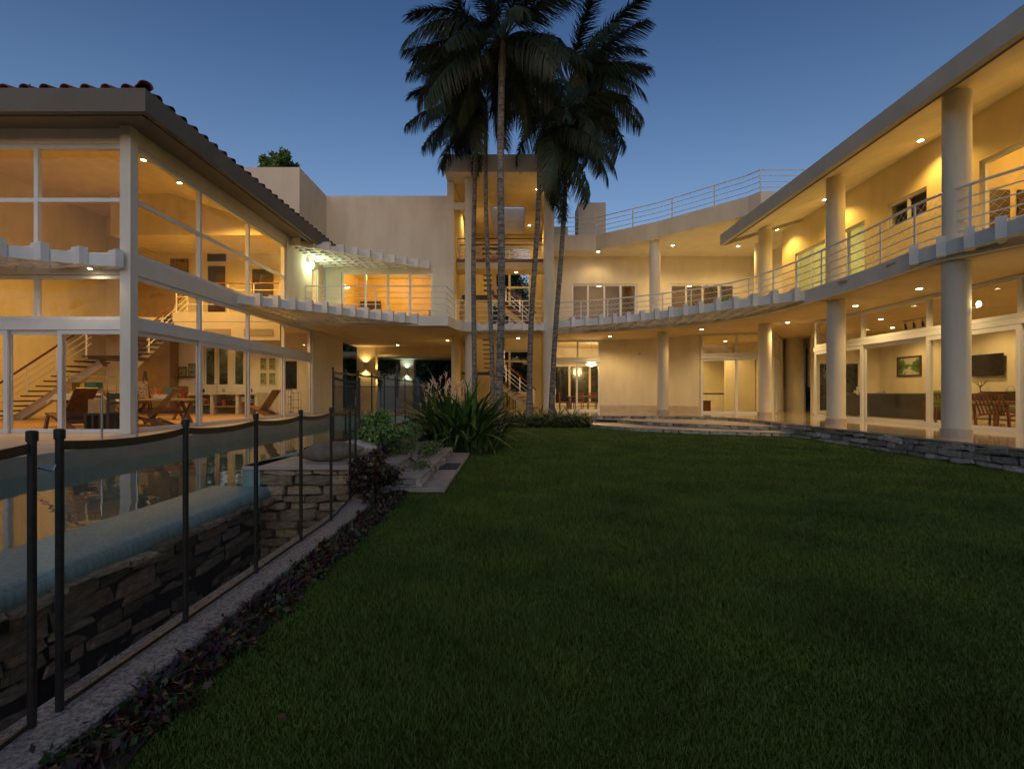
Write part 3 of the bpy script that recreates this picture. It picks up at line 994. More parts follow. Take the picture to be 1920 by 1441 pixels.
# front face, from the pillar to the left
Lf = [XF[0] - x for x in XF]
for (z0, z1) in ((4.38, 6.9),):
    glazing('window', (XF[0], SY), (XF[-1], SY), z0, z1, H, cols=Lf[1:-1], rows=(5.66,), fw=.09, dp=.12)
glazing('window', (XF[0], SY), (XF[-1], SY), 2.95, 3.96, H, cols=Lf[1:-1], fw=.08, dp=.12)
MB().box(-18.4, -8.715, SY - .10, SY + .10, 3.97, 4.37).build('beam', 'stucco_white', H)
MB().box(-18.4, -8.715, SY - .09, SY + .09, 2.73, 2.94).build('beam', 'frame_white', H)
MB().box(-18.4, -8.715, SY - .08, SY + .10, 6.91, 7.42).build('beam', 'stucco_white', H)
for i, (a, b) in enumerate(((-8.72, -10.24), (-10.16, -11.45), (-11.37, -12.9), (-12.8, -14.3), (-14.2, -15.7))):
    glazing('sliding_door', (a, SY), (b, SY), FL, 2.72, H, fw=.09, dp=.05, off=(.04 if i % 2 == 0 else -.04))
MB().box(-18.4, -15.75, SY - .05, SY + .05, FL, 2.72).build('wall', 'stucco_white', H)
# side face along the pool
glazing('window', (SX, 11.605), (SX, 19.3), 4.38, 6.9, H, cols=(2.465, 5.045), rows=(5.66,), fw=.09, dp=.12)
glazing('window', (SX, 11.605), (SX, 21.75), 2.95, 3.96, H, cols=(2.465, 5.045, 7.645), fw=.08, dp=.12)
MB().box(SX - .10, SX + .10, 11.61, 21.8, 3.97, 4.37).build('beam', 'stucco_white', H)
MB().box(SX - .09, SX + .09, 11.61, 21.8, 2.73, 2.94).build('beam', 'frame_white', H)
MB().box(SX - .10, SX + .08, 11.61, 21.6, 6.91, 7.42).build('beam', 'stucco_white', H)
for i, (a, b) in enumerate(((11.61, 14.12), (14.02, 16.70), (16.60, 19.30), (19.2, 21.75))):
    glazing('sliding_door', (SX, a), (SX, b), FL, 2.72, H, fw=.10, dp=.05, off=(.04 if i % 2 == 0 else -.04), handle=((2.55, -1) if i == 1 else None))
wall('wall', (SX - .12, 19.3), (SX - .12, 23.3), 4.38, 7.42, .24, 'stucco', H, holes=((2.4, 3.1, 4.42, 6.7),), side=-1)
glazing('window', (SX, 21.7), (SX, 22.4), 4.42, 6.7, H, fw=.06, dp=.08)
wall('wall', (SX - .12, 21.8), (SX - .12, 25.6), FL, 3.985, .26, 'stucco', H, side=-1)
# inside the studio
MB().box(-19, -8.7, 11.7, 23.2, FL - .002, FL + .006).build('floor', 'wood_pale', H)
MB().box(-18.6, -18.4, 11.5, 23.2, FL, 9.3).build('wall', 'inner_wall', H)
WN = ((-13.95, -13.46), (-13.36, -12.86), (-12.64, -12.16))
wall('wall', (-18.4, 23.2), (-8.75, 23.2), FL, 4.0, .2, 'inner_wall', H, holes=[(a + 18.4, c + 18.4, 1.65, 3.4) for a, c in WN], side=1)
for a, c in WN:
    glazing('window', (a, 23.28), (c, 23.28), 1.65, 3.4, H, fw=.05, dp=.06)
MB().box(-10.35, -9.75, 23.16, 23.195, 1.5, 2.75).build('night_glass', 'black_plastic', H)
wall('wall', (-18.4, 23.2), (-8.75, 23.2), 4.38, 9.3, .2, 'inner_wall', H)
MB().box(-12.8, -8.75, 19.3, 23.19, 4.0, 4.36).build('mezzanine', 'inner_wall', H)
MB().box(-18.4, -12.81, 20.6, 23.19, 4.0, 4.36).build('mezzanine', 'inner_wall', H)
MB().box(-16.6, -15.1, 22.6, 23.18, FL, 6.4).build('tall_panel', 'panel_brown', H)
railing(H, resample([(-12.7, 19.38), (-8.8, 19.38)], .5), 4.36, [.3, .58, .84, 1.1], 2, top_m='wood_red')
for (x0, x1) in ((-11.6, -10.6), (-10.1, -9.0)):
    v_ = MB().box(x0, x1, 19.27, 19.295, 3.48, 3.72)
    v_.build('air_vent', 'vent_grey', H)
MB().box(-12.75, -8.75, 19.3, 19.5, 3.3, 3.985).build('bulkhead', 'inner_wall', H)
# doors and dark panels on the upper gallery wall
for (x0, x1, z0, z1, m) in ((-13.75, -12.98, 4.36, 7.05, 'wood_dark'), (-13.78, -12.95, 7.26, 7.75, 'black_plastic'), (-11.75, -10.8, 4.36, 6.9, 'wood_dark')):
    MB().box(x0, x1, 23.15, 23.185, z0, z1).build('door_panel', m, H)

MB().box(-16.0, -15.4, 23.17, 23.19, 7.62, 7.82).build('air_vent', 'vent_grey', H)
# studio stair: open treads on a white stringer, turning to the gallery
def stair(parent, p0, p1, n, width, axis, tread_m, rail_m, rail_side, depth=.30, string_m='stucco_white', rail_h=.95, both=False):
    p0, p1 = Vector(p0), Vector(p1); d2 = Vector((p1.x - p0.x, p1.y - p0.y)).normalized()
    nrm = Vector((-d2.y, d2.x))
    s = MB()
    off = Vector((nrm.x, nrm.y, 0)) * (width * .5)
    mid0, mid1 = p0 + off, p1 + off
    s.beam(mid0 + Vector((0, 0, -.22)), mid1 + Vector((0, 0, -.22)), .22, .26)
    root = s.build('staircase', string_m, parent)
    for k in range(n):
        c = p0.lerp(p1, (k + .5) / n); z = p0.z + (p1.z - p0.z) * (k + 1) / n
        MB().obox((c.x, c.y), (d2.x, d2.y), -depth / 2, depth / 2, 0, width, z - .045, z).build('tread', tread_m, root)
    for rs in ((0.04, width - .04) if both else ((width - .04,) if rail_side > 0 else (.04,))):
        o = Vector((nrm.x, nrm.y, 0)) * rs
        a, b = p0 + o + Vector((0, 0, .12)), p1 + o + Vector((0, 0, .12))
        MB().tube([a + Vector((0, 0, rail_h)), b + Vector((0, 0, rail_h))], .035, 8).build('handrail', rail_m, root, smooth=True)
        for hh in (.28, .5, .72):
            MB().tube([a + Vector((0, 0, hh)), b + Vector((0, 0, hh))], .014, 6).build('rail', 'rail_white', root)
        for u in (.05, .35, .65, .95):
            q = a.lerp(b, u)
            MB().beam(q - Vector((0, 0, .1)), q + Vector((0, 0, rail_h)), .05, .02).build('baluster', 'rail_white', root)
    return root
stair(H, (-17.3, 17.0, FL), (-14.0, 17.0, 2.55), 13, 1.1, 'x', 'wood_dark', 'wood_red', -1, depth=.34)
MB().box(-14.05, -12.85, 16.95, 18.15, 2.43, 2.55).build('stair_landing', 'wood_dark', H)
stair(H, (-12.95, 18.2, 2.55), (-12.95, 20.6, 4.36), 10, 1.0, 'y', 'wood_dark', 'wood_red', -1, depth=.3)

# studio roof: hipped, clay tiles, deep fascia
EX, EY, EZ, SLP = -7.6, 10.6, 7.58, .32
hx, hy = -13.6, 16.6; hz = EZ - .05 + 6 * SLP
roof = MB()
roof.slab([(-20, EY + .1, EZ - .05), (EX - .1, EY + .1, EZ - .05), (hx, hy, hz), (-20, hy, hz)], .22)
roof.slab([(EX - .1, EY + .1, EZ - .05), (EX - .1, 22.8, EZ - .05), (hx, 22.8, hz), (hx, hy, hz)], .22)
roof.slab([(hx, hy, hz), (hx, 23.5, hz), (-20, 23.5, hz), (-20, hy, hz)], .22)
roof_o = roof.build('roof', 'inner_wall', H)
fz0, fz1 = 7.10, EZ
fs = MB().box(-20, EX + .05, EY - .06, EY + .08, fz0, fz1).box(EX - .08, EX + .05, EY + .081, 22.9, fz0, fz1)
fs.build('fascia', 'fascia_grey', roof_o)
MB().box(-20, EX - .12, EY + .09, EY + .2, fz0 - .03, fz1 - .3).box(EX - .2, EX - .09, EY + .2, 22.85, fz0 - .03, fz1 - .3).build('soffit_board', 'fascia_grey', roof_o)
MB().box(-20, -8.5, EY + .21, 11.5, 7.24, 7.30).box(-8.49, EX - .21, EY + .21, 22.8, 7.24, 7.30).build('soffit', 'fascia_grey', roof_o)

def barrel(name, m, length, r, n=8):
    """half-round clay tile lying along local +y, hollow below"""
    v, f = [], []
    for yy, rr in ((0, r), (length, r * .86)):
        for k in range(n + 1):
            a = math.pi * k / n; v.append((rr * math.cos(a), yy, rr * math.sin(a) * .85))
        for k in range(n + 1):
            a = math.pi * k / n; v.append(((rr - .018) * math.cos(a), yy, (rr - .018) * math.sin(a) * .85))
    q = n + 1
    for k in range(n):
        f += [(k, k + 1, 2 * q + k + 1, 2 * q + k), (q + k + 1, q + k, 3 * q + k, 3 * q + k + 1), (k + 1, k, q + k, q + k + 1), (2 * q + k, 2 * q + k + 1, 3 * q + k + 1, 3 * q + k)]
    me = bpy.data.meshes.new(name); me.from_pydata(v, [], f); me.update(); me.materials.append(MAT[m])
    for p in me.polygons: p.use_smooth = True
    return me
TILE = barrel('tile', 'terracotta', .5, .115)
def tile_field(parent, origins, dirv, slope, rows, first_rows=1):
    """origins along the eave; dirv = plan direction uphill"""
    ang = math.atan2(-dirv[0], dirv[1])
    pitch = math.atan(slope); V, F = [], []
    base_v = np.array([v.co[:] for v in TILE.vertices]); base_f = [list(p.vertices) for p in TILE.polygons]
    for (x, y, z, nr) in origins:
        for k in range(min(rows, nr)):
            dd = k * .43
            w = Matrix.Translation((x + dirv[0] * dd, y + dirv[1] * dd, z + dd * slope + .01 * (k % 2))) @ Matrix.Rotation(ang + random.uniform(-.02, .02), 4, 'Z') @ Matrix.Rotation(pitch, 4, 'X')
            if k < first_rows:
                link('tile', TILE, parent, w)
            else:
                M = np.array(w); b = len(V)
                V.extend((base_v @ M[:3, :3].T + M[:3, 3]).tolist()); F.extend([[b + i for i in f] for f in base_f])
    if V:
        tag(link('tile_field', np_mesh('tile_field', V, F, 'terracotta'), parent), kind='stuff')
tz = EZ - .01
tile_field(roof_o, [(-7.95 - .42 * k, EY - .05, tz, min(13, int(k * .97) + 1)) for k in range(28)], (0, 1), SLP, 13)
tile_field(roof_o, [(EX + .03, EY + .38 + .42 * k, tz, min(13, int(k * .97) + 1)) for k in range(29)], (-1, 0), SLP, 13)
# hip ridge tiles
hv = Vector((hx - EX, hy - EY, hz - EZ + .05)); nh = int(hv.length / .45)
for k in range(nh):
    p = Vector((EX + .06, EY - .06, EZ + .03)) + hv * (k / nh)
    w = Matrix.Translation(p) @ Matrix.Rotation(math.atan2(-hv.x, hv.y), 4, 'Z') @ Matrix.Rotation(math.atan2(hv.z, math.hypot(hv.x, hv.y)), 4, 'X') @ Matrix.Scale(1.2, 4)
    link('ridge_tile', TILE, roof_o, w)

# ---------- back left block with balcony, passage below
MB().box(-16, -8.47, 20.4, 24.0, 7.60, 10.3).build('wall', 'stucco', H)
wall('wall', (-8.46, 23.3), (-2.96, 23.3), 4.4, 10.28, .3, 'stucco', H, holes=((.69, 4.86, 4.42, 6.82),))
glazing('window', (-7.77, 23.42), (-3.60, 23.42), 4.42, 6.82, H, cols=(1.08, 2.1, 3.1), fw=.09, dp=.10)
MB().prism([(-8.47, 20.45), (-2.55, 20.45), (-2.40, 21.5), (-2.1, 22.2), (-1.62, 22.5), (-1.62, 23.6), (-2.3, 23.9), (-2.3, 30.3), (-9.1, 30.3), (-9.1, 25.62), (-8.47, 25.6)], SL0, SL1).build('balcony_slab', 'stucco_white', H)
lb = railing(H, resample([(-8.3, 20.56), (-5.5, 20.56), (-2.66, 20.56)], .56), SL1, [.22, .47, .72, .95, 1.2], 5)
railing(H, resample([(-2.66, 20.56), (-2.52, 22.2)], .55), SL1, [.22, .47, .72, .95, 1.2], 3)
pergola(H, [(-8.55, 15.9), (-7.2, 17.1), (-5.9, 18.5), (-4.5, 20.0), (-3.5, 20.75)], [(-8.49, 15.0), (-8.49, 20.46), (-2.6, 20.46)], 4.06, 4.44, (-7.5, 20.5), step=.55)
pergola(H, [(-8.3, 19.6), (-6.9, 20.6), (-5.4, 21.9), (-3.9, 23.1)], [(-8.47, 18.0), (-8.47, 23.29), (-3.0, 23.29)], 6.92, 7.23, (-8, 23), step=.55, w=.12)
pergola(H, [(-8.75, 11.28), (-9.6, 10.95), (-10.5, 10.4), (-11.6, 9.7), (-13.4, 8.9)], [(-8.9, 11.49), (-18.4, 11.49)], 4.06, 4.42, (-12, 12), step=.62)
# lit room behind the balcony window
MB().box(-8.4, -3.0, 27.4, 27.6, 4.4, 7.6).build('wall', 'amber_wall', H)
MB().box(-8.45, -8.2, 23.61, 27.39, 4.4, 7.6).box(-3.1, -2.97, 23.61, 27.39, 4.4, 7.6).build('wall', 'amber_wall', H)
MB().box(-8.45, -2.97, 23.61, 27.6, 7.4, 7.6).build('ceiling', 'inner_wall', H)
MB().box(-8.1, -7.0, 27.32, 27.38, 4.42, 6.2).build('door_panel', 'wood_dark', H)
# passage piers, beam and carport beyond
wall('pier', (-9.0, 29.7), (-7.92, 29.7), FL, 3.985, .5, 'ochre_wall', H)
wall('pier', (-3.43, 29.7), (-2.4, 29.7), FL, 3.985, .5, 'ochre_wall', H)
MB().box(-7.91, -3.44, 29.72, 30.2, 3.56, 3.985).build('beam', 'ochre_wall', H)
MB().box(-14, -2.4, 30.31, 34.0, 3.5, 3.75).build('carport_roof', 'stucco', H)
MB().box(-7.25, -6.35, 33.2, 33.8, 0.0, 3.49).build('pier', 'stucco', H)

# ---------- stair tower
TX0, TX1 = -2.65, 1.78
MB().box(-2.955, -2.65, 23.3, 23.62, SL1, 10.94).build('pier', 'stucco', H)
MB().box(-2.649, -2.14, 23.32, 23.58, 9.67, 9.98).build('beam', 'stucco', H)
MB().box(-2.80, -2.655, 23.63, 31.2, FL, 10.94).build('wall', 'ochre_wall', H)
MB().box(TX1 + .0, TX1 + .14, 23.3, 31.2, FL, 10.94).build('wall', 'ochre_wall', H)
column(H, -1.87, 23.05, FL, 10.94, .245)
column(H, 1.66, 23.05, FL, 10.94, .245)
can = MB()
can.box(-2.95, 2.05, 22.35, 26.6, 10.95, 11.72).box(-2.95, 2.05, 31.0, 32.2, 10.95, 11.72).box(-2.95, -1.15, 26.6, 31.0, 10.95, 11.72).box(.75, 2.05, 26.6, 31.0, 10.95, 11.72)
can_o = can.build('tower_roof', 'stucco', H)
sh = MB().box(-1.25, -1.152, 26.5, 31.1, 11.73, 12.5).box(.752, .85, 26.5, 31.1, 11.73, 12.5).box(-1.15, .75, 31.0, 31.1, 11.73, 12.5).box(-1.15, .75, 26.5, 26.6, 11.73, 12.5)
sh.build('skylight_kerb', 'stucco_white', can_o)
bars = MB()
for k in range(6):
    yy = 26.6 + k * .88
    bars.beam((-1.2, yy, 12.5), (-.2, yy, 13.1), .05, .06).beam((.8, yy, 12.5), (-.2, yy, 13.1), .05, .06)
bars.beam((-.2, 26.5, 13.12), (-.2, 31.1, 13.12), .06, .07)
bars.build('skylight_bars', 'frame_white', can_o)
for sx in (-1, 1):
    x0 = -.2 + sx * 1.0
    MB().slab([(x0, 26.5, 12.52), (-.2, 26.5, 13.13), (-.2, 31.1, 13.13), (x0, 31.1, 12.52)], .01).build('pane', 'glass', can_o)
wall('wall', (-2.8, 31.2), (1.9, 31.2), FL, 10.94, .25, 'ochre_wall', H,
     holes=((1.5, 3.95, 1.25, 3.95), (1.5, 3.95, 5.0, 8.75), (1.5, 3.95, 9.35, 10.2)))
glazing('window', (-1.3, 31.3), (1.15, 31.3), 1.25, 3.95, H, cols=(1.15,), rows=(3.25,), fw=.13, dp=.1, m='inner_wall')
glazing('window', (-1.3, 31.3), (1.15, 31.3), 5.0, 8.75, H, cols=(1.15,), rows=(7.75,), fw=.13, dp=.1, m='inner_wall')
glazing('window', (-1.3, 31.3), (1.15, 31.3), 9.35, 10.2, H, cols=(1.15,), fw=.10, dp=.1, m='inner_wall')
for k in range(7):
    MB().box(-1.2, 1.05, 31.22, 31.24, 9.45 + k * .105, 9.49 + k * .105).build('blind_slat', 'blind_white', H)
MB().box(-2.64, TX1 - .01, 24.4, 25.6, 7.22, 7.55).build('landing', 'ochre_wall', H)
MB().box(-2.64, TX1 - .01, 24.34, 25.6, 7.56, 7.68).build('landing_edge', 'wood_red', H)
railing(H, resample([(-2.6, 24.45), (TX1 - .05, 24.45)], .72), 7.68, [.2, .4, .6, .8, 1.0], 3, top_m='wood_dark')
railing(H, resample([(-2.6, 25.5), (TX1 - .05, 25.5)], .72), 7.68, [.2, .4, .6, .8, 1.0], 3, top_m='wood_dark')
# first-floor bridge inside the tower
MB().box(-2.29, TX1 - .01, 23.62, 25.4, SL0, SL1 - .004).build('landing', 'stucco', H)
railing(H, resample([(-2.55, 23.3), (-1.62, 23.4), (0, 23.45), (1.5, 23.4), (1.95, 23.2)], .5), SL1, [.22, .45, .68, .9, 1.12], 3)
pergola(H, [(-1.55, 22.9), (-.7, 22.75), (.1, 22.7), (.9, 22.78), (1.45, 22.9)], [(-2.3, 23.61), (1.78, 23.61)], 4.08, 4.42, (0, 25), step=.5, poke=.1)
# flights of open treads
for zb in (FL, SL1):
    stair(H, (1.25, 26.6, zb), (-1.15, 26.6, zb + 2.0), 11, 1.2, 'x', 'wood_red', 'wood_red', -1, string_m='ochre_wall')
    MB().box(-2.6, -1.16, 26.6, 27.9, zb + 1.88, zb + 2.0).build('stair_landing', 'wood_dark', H)
    stair(H, (-1.45, 26.5, zb + 2.0), (-1.45, 24.9, zb + (3.98 if zb > 1 else 4.0)), 9, 1.1, 'y', 'wood_red', 'wood_red', 1, string_m='ochre_wall', depth=.26)

# cream soffits under the upper floor, warm lamp light put into their ochre
MB().prism([(-8.44, 20.62), (-2.7, 20.62), (-2.55, 21.6), (-2.32, 22.4), (-2.32, 30.2), (-9.05, 30.2), (-9.05, 25.64), (-8.44, 25.64)], SL0 - .012, SL0 - .002).build('soffit', 'soffit_warm_light', H)
# ---------- back wing
YB = 25.9
BALC = smooth_line([(1.93, 23.25), (4.0, 22.45), (5.8, 21.35), (7.4, 19.95), (8.4, 18.4), (8.75, 16.6), (8.85, 15.0), (8.86, 12.8), (8.75, 10.9), (9.25, 9.3), (10.1, 7.6), (10.6, 5.0)], .3)
bl = [(p.x, p.y) for p in BALC]
MB().prism(bl + [(19, 5), (19, 31.0), (1.93, 31.0)], SL0, SL1).build('balcony_slab', 'stucco_white', H)
MB().prism([(x + (.15 if y < 21 else .06), y + (.12 if y > 14 else 0)) for x, y in bl if y > 5.3] + [(18.9, 5.1), (18.9, 30.9), (1.98, 30.9)], SL0 - .012, SL0 - .002).build('soffit', 'soffit_warm_light', H)
rl = [p for p in BALC]
inset = []
for i, p in enumerate(rl):
    d, _ = unit(rl[max(0, i - 1)], rl[min(len(rl) - 1, i + 1)])
    inset.append((p.x - d[1] * .10, p.y + d[0] * .10))
railing(H, inset, SL1, [.15, .36, .57, .78, 1.02], 4, net=True, r=.015, rtop=.03)
pergola(H, [(1.95, 21.7), (3.7, 20.75), (5.3, 19.4), (6.6, 17.75), (7.6, 16.55), (8.55, 15.5)], bl, 4.06, 4.44, (9, 24), step=.62)
pergola(H, [(8.72, 11.1), (8.82, 10.3), (8.85, 9.4), (8.9, 8.5), (9.0, 7.4), (9.1, 6.2)], bl, 4.06, 4.44, (13, 8), step=.6)
# ground floor
glazing('window', (2.1, YB), (4.45, YB), 3.02, 3.975, H, cols=(1.22,), fw=.09, dp=.1)
for i, (a, b) in enumerate(((2.1, 3.32), (3.24, 4.45))):
    glazing('sliding_door', (a, YB), (b, YB), FL, 2.86, H, fw=.09, dp=.05, off=.04 * (1 if i else -1), handle=((.1, -1) if i == 0 else None))
MB().box(2.1, 4.45, YB - .06, YB + .06, 2.87, 3.01).build('beam', 'frame_white', H)
MB().box(1.93, 2.09, YB - .05, YB + .15, FL, 3.985).build('wall', 'stucco', H)
wl = smooth_line([(4.46, YB), (5.6, YB - .02), (6.7, YB - .45), (7.7, YB - 1.3), (8.55, 23.45)], .3)
mb = MB()
for i in range(len(wl) - 1):
    d, L = unit(wl[i], wl[i + 1]); mb.obox(wl[i], d, -.004 if i else 0, L + .004, 0, .22 - .002 * (i % 2), FL, 3.985)
cw = mb.build('wall', 'stucco', H)
mb = MB()
for i in range(len(wl) - 1):
    d, L = unit(wl[i], wl[i + 1]); mb.obox(wl[i], d, 0, L, -.025, -.003, FL, FL + .30)
mb.build('skirting', 'coping', cw)
KA, KB, KC = (8.62, 23.35), (11.45, 22.45), (13.0, 24.9)
d_, Lk = unit(KA, KB)
glazing('window', KA, KB, 3.02, 3.975, H, cols=(Lk / 2,), fw=.09, dp=.1)
kp = lambda s: (KA[0] + d_[0] * s, KA[1] + d_[1] * s)
glazing('sliding_door', KA, kp(Lk / 2 + .04), FL, 2.86, H, fw=.09, dp=.05, off=.04)
glazing('sliding_door', kp(Lk / 2 - .04), KB, FL, 2.86, H, fw=.09, dp=.05, off=-.04)
MB().obox(KA, d_, 0, Lk, -.06, .06, 2.87, 3.01).build('beam', 'frame_white', H)
glazing('window', KB, KC, FL, 3.975, H, cols=(1.4,), rows=(2.95,), fw=.10, dp=.1)
# rooms behind the back wing
MB().box(1.95, 14.9, 30.4, 30.6, FL, 3.985).build('wall', 'inner_wall', H)
MB().box(7.4, 7.6, 25.6, 30.39, FL, 3.985).build('wall', 'inner_wall', H)
MB().box(13.0, 13.2, 24.95, 30.39, FL, 3.985).build('wall', 'inner_wall', H)
glazing('window', (2.2, 30.3), (6.9, 30.3), .6, 3.0, H, cols=(1.2, 2.4, 3.6), fw=.12, dp=.06, m='inner_wall')
MB().box(2.2, 6.9, 30.34, 30.39, .6, 3.0).build('night_glass', 'black_plastic', H)
MB().box(11.35, 12.9, 27.2, 27.4, FL, 3.3).build('wall', 'inner_wall', H)
# little wall and pillar between the wings
MB().box(13.3, 15.2, 26.5, 26.7, FL, 3.985).build('wall', 'stucco', H)
column(H, 13.9, 25.2, FL, 3.985, .42, base=False)
MB().box(14.55, 15.0, 25.0, 25.2, 1.6, 3.985).build('wall', 'stucco_white', H)
# upper floor
wall('wall', (1.93, YB), (12.6, YB), SL1, 8.2, .25, 'stucco', H, holes=((1.09, 4.41, SL1 + .02, 6.83), (6.07, 9.37, SL1 + .02, 6.83)))
for x0, x1 in ((3.02, 6.34), (8.0, 11.3)):
    glazing('window', (x0, YB + .1), (x1, YB + .1), SL1 + .02, 6.83, H, cols=(.83, 1.66, 2.49), fw=.09, dp=.1)
    MB().box(x0 - .3, x1 + .3, 29.0, 29.2, SL1, 7.3).build('wall', 'panel_brown', H)
    MB().box(x0 - .5, x0 - .3, YB + .26, 29.2, SL1, 7.3).box(x1 + .3, x1 + .5, YB + .26, 29.2, SL1, 7.3).build('wall', 'panel_brown', H)
    MB().box(x0 - .5, x1 + .5, YB + .26, 29.2, 7.3, 7.45).build('ceiling', 'inner_wall', H)
MB().box(12.61, 12.85, 22.0, 26.1, SL1, 8.2).build('wall', 'stucco', H)
rp = [(1.93, 24.7), (4.05, 24.7), (6.46, 22.75), (9.15, 19.85), (9.4, 19.35), (14.5, 19.35), (14.5, 31), (1.93, 31)]
rs_ = MB().prism(rp, 8.2, 8.93).build('flat_roof', 'stucco', H)
for line in ([(1.98, 24.78), (4.08, 24.78)], [(4.08, 24.78), (6.5, 22.86), (9.2, 19.95), (9.45, 19.47)], [(9.45, 19.47), (14.4, 19.47)]):
    railing(H, resample(line, .62), 8.93, [.2, .42, .64, .86], 3, r=.014, rtop=.022)
column(H, 6.6, 22.42, FL, SL0 - .014)
column(H, 6.5, 23.3, SL1, 8.19, base=False)
column(H, 9.8, 19.85, FL, SL0 - .014)
column(H, 11.35, 23.6, SL1, 8.19, r=.17, base=False)
MB().box(3.5, 4.95, 27.0, 28.5, 8.94, 11.35).build('roof_box', 'stucco', H)
MB().box(2.1, 2.75, 25.2, 26.2, 8.94, 9.5).build('roof_box', 'stucco', H)

# ---------- right wing
FX = 11.5
YR = [19.35, 16.75, 14.1, 11.55, 9.0, 6.4]
glazing('window', (FX, YR[0]), (FX, YR[-1]), 3.02, 3.975, H, cols=[YR[0] - y for y in YR[1:-1]], fw=.10, dp=.12)
MB().box(FX - .08, FX + .08, 6.4, 19.4, 2.87, 3.01).build('beam', 'frame_white', H)
for i in range(5):
    a, b = YR[i], YR[i + 1]
    glazing('sliding_door', (FX, a + (.04 if i else 0)), (FX, b - .04), FL, 2.86, H, fw=.11, dp=.05, off=.045 * (1 if i % 2 else -1), handle=((2.5, -1) if i == 0 else None))
glazing('window', (FX + .05, 19.45), (13.9, 23.6), FL, 3.975, H, cols=(1.6, 3.2), rows=(2.95,), fw=.1, dp=.1)
MB().box(17.0, 17.2, 5.2, 23.9, FL, 3.985).build('wall', 'inner_wall', H)
wall('wall', (13.9, 23.65), (16.99, 23.65), FL, 3.985, .2, 'inner_wall', H, holes=((.25, 2.2, FL + .02, 2.75),))
glazing('sliding_door', (14.15, 23.7), (16.1, 23.7), FL + .02, 2.75, H, cols=(1.0,), fw=.08, dp=.06)
MB().box(11.6, 17.0, 5.0, 5.2, FL, 3.985).build('wall', 'inner_wall', H)
MB().box(16.4, 16.98, 12.9, 15.8, FL, 3.985).build('wall', 'inner_wall', H)
MB().box(16.93, 16.97, 16.2, 17.1, 3.25, 3.5).build('air_vent', 'vent_grey', H)
# upper wall with doors
U = 21.8
wall('wall', (FX, U), (FX, 5.0), SL1, 8.45, .25, 'ochre_wall', H, side=1,
     holes=((U - 20.8, U - 18.8, SL1 + .02, 6.95), (U - 17.75, U - 16.7, SL1 + .02, 6.95), (U - 15.7, U - 14.2, 6.28, 7.05), (U - 12.6, U - 9.6, SL1 + .02, 7.0)))
glazing('sliding_door', (FX + .1, 20.8), (FX + .1, 18.8), SL1 + .02, 6.95, H, cols=(1.0,), fw=.09, dp=.08)
glazing('door', (FX + .1, 17.75), (FX + .1, 16.7), SL1 + .02, 6.95, H, fw=.09, dp=.08)
glazing('window', (FX + .1, 15.7), (FX + .1, 14.2), 6.28, 7.05, H, cols=(.75,), fw=.07, dp=.08)
glazing('sliding_door', (FX + .1, 12.6), (FX + .1, 9.6), SL1 + .02, 7.0, H, cols=(1.5,), fw=.10, dp=.08)
MB().box(15.4, 15.6, 5.2, 21.6, SL1, 8.9).build('wall', 'ochre_wall', H)
for y0 in (21.4, 16.2, 13.4, 5.1):
    MB().box(FX + .26, 15.39, y0, y0 + .2, SL1, 8.7).build('wall', 'ochre_wall', H)
MB().box(FX + .45, FX + .5, 14.0, 15.9, 6.2, 7.1).build('blind', 'wood_dark', H)
for (x0, x1) in ((12.36, 12.98), (13.2, 13.95)):
    MB().box(x0, x1, 13.34, 13.39, SL1, 6.6).build('door_panel', 'wood_dark', H)
MB().box(15.3, 15.38, 17.2, 19.6, SL1, 5.6).build('headboard', 'leaf_dark', H)
# columns
column(H, 9.15, 10.55, FL, SL0 - .014); column(H, 9.12, 10.5, SL1, 7.42, base=False)
column(H, 9.4, 14.85, FL, SL0 - .014); column(H, 9.35, 14.8, SL1, 7.48, base=False)
column(H, 9.75, 19.7, SL1, 7.58, base=False)
# roof
RX, RZ, RS = 8.3, 7.57, .30
rr = MB()
rr.slab([(RX + .1, 4.0, RZ - .04), (18.5, 4.0, RZ - .04 + 10.1 * RS), (18.5, 20.25, RZ - .04 + 10.1 * RS), (RX + .1, 20.25, RZ - .04)], .25)
rr_o = rr.build('roof', 'stucco', H)
MB().box(RX - .05, RX + .09, 4.0, 20.3, RZ - .42, RZ).build('fascia', 'fascia_pale', rr_o)
MB().box(RX + .095, RX + .2, 4.0, 20.28, RZ - .40, RZ - .12).build('soffit_board', 'fascia_grey', rr_o)
mb = MB(); mb.beam((RX + .1, 20.31, RZ - .21), (13.5, 20.31, RZ - .21 + 5.2 * RS), .10, .42)
mb.build('fascia', 'fascia_pale', rr_o)
tile_field(rr_o, [(RX + .02, 20.1 - .33 * k, RZ - .075, 6) for k in range(48)], (1, 0), RS, 6)
# small slot lamps in the balcony fascia and wire lamps in the pergola blocks
for y in (13.5, 11.7):
    MB().box(8.76, 8.84, y, y + .3, 4.26, 4.30).build('drain_spout', 'vent_grey', H)
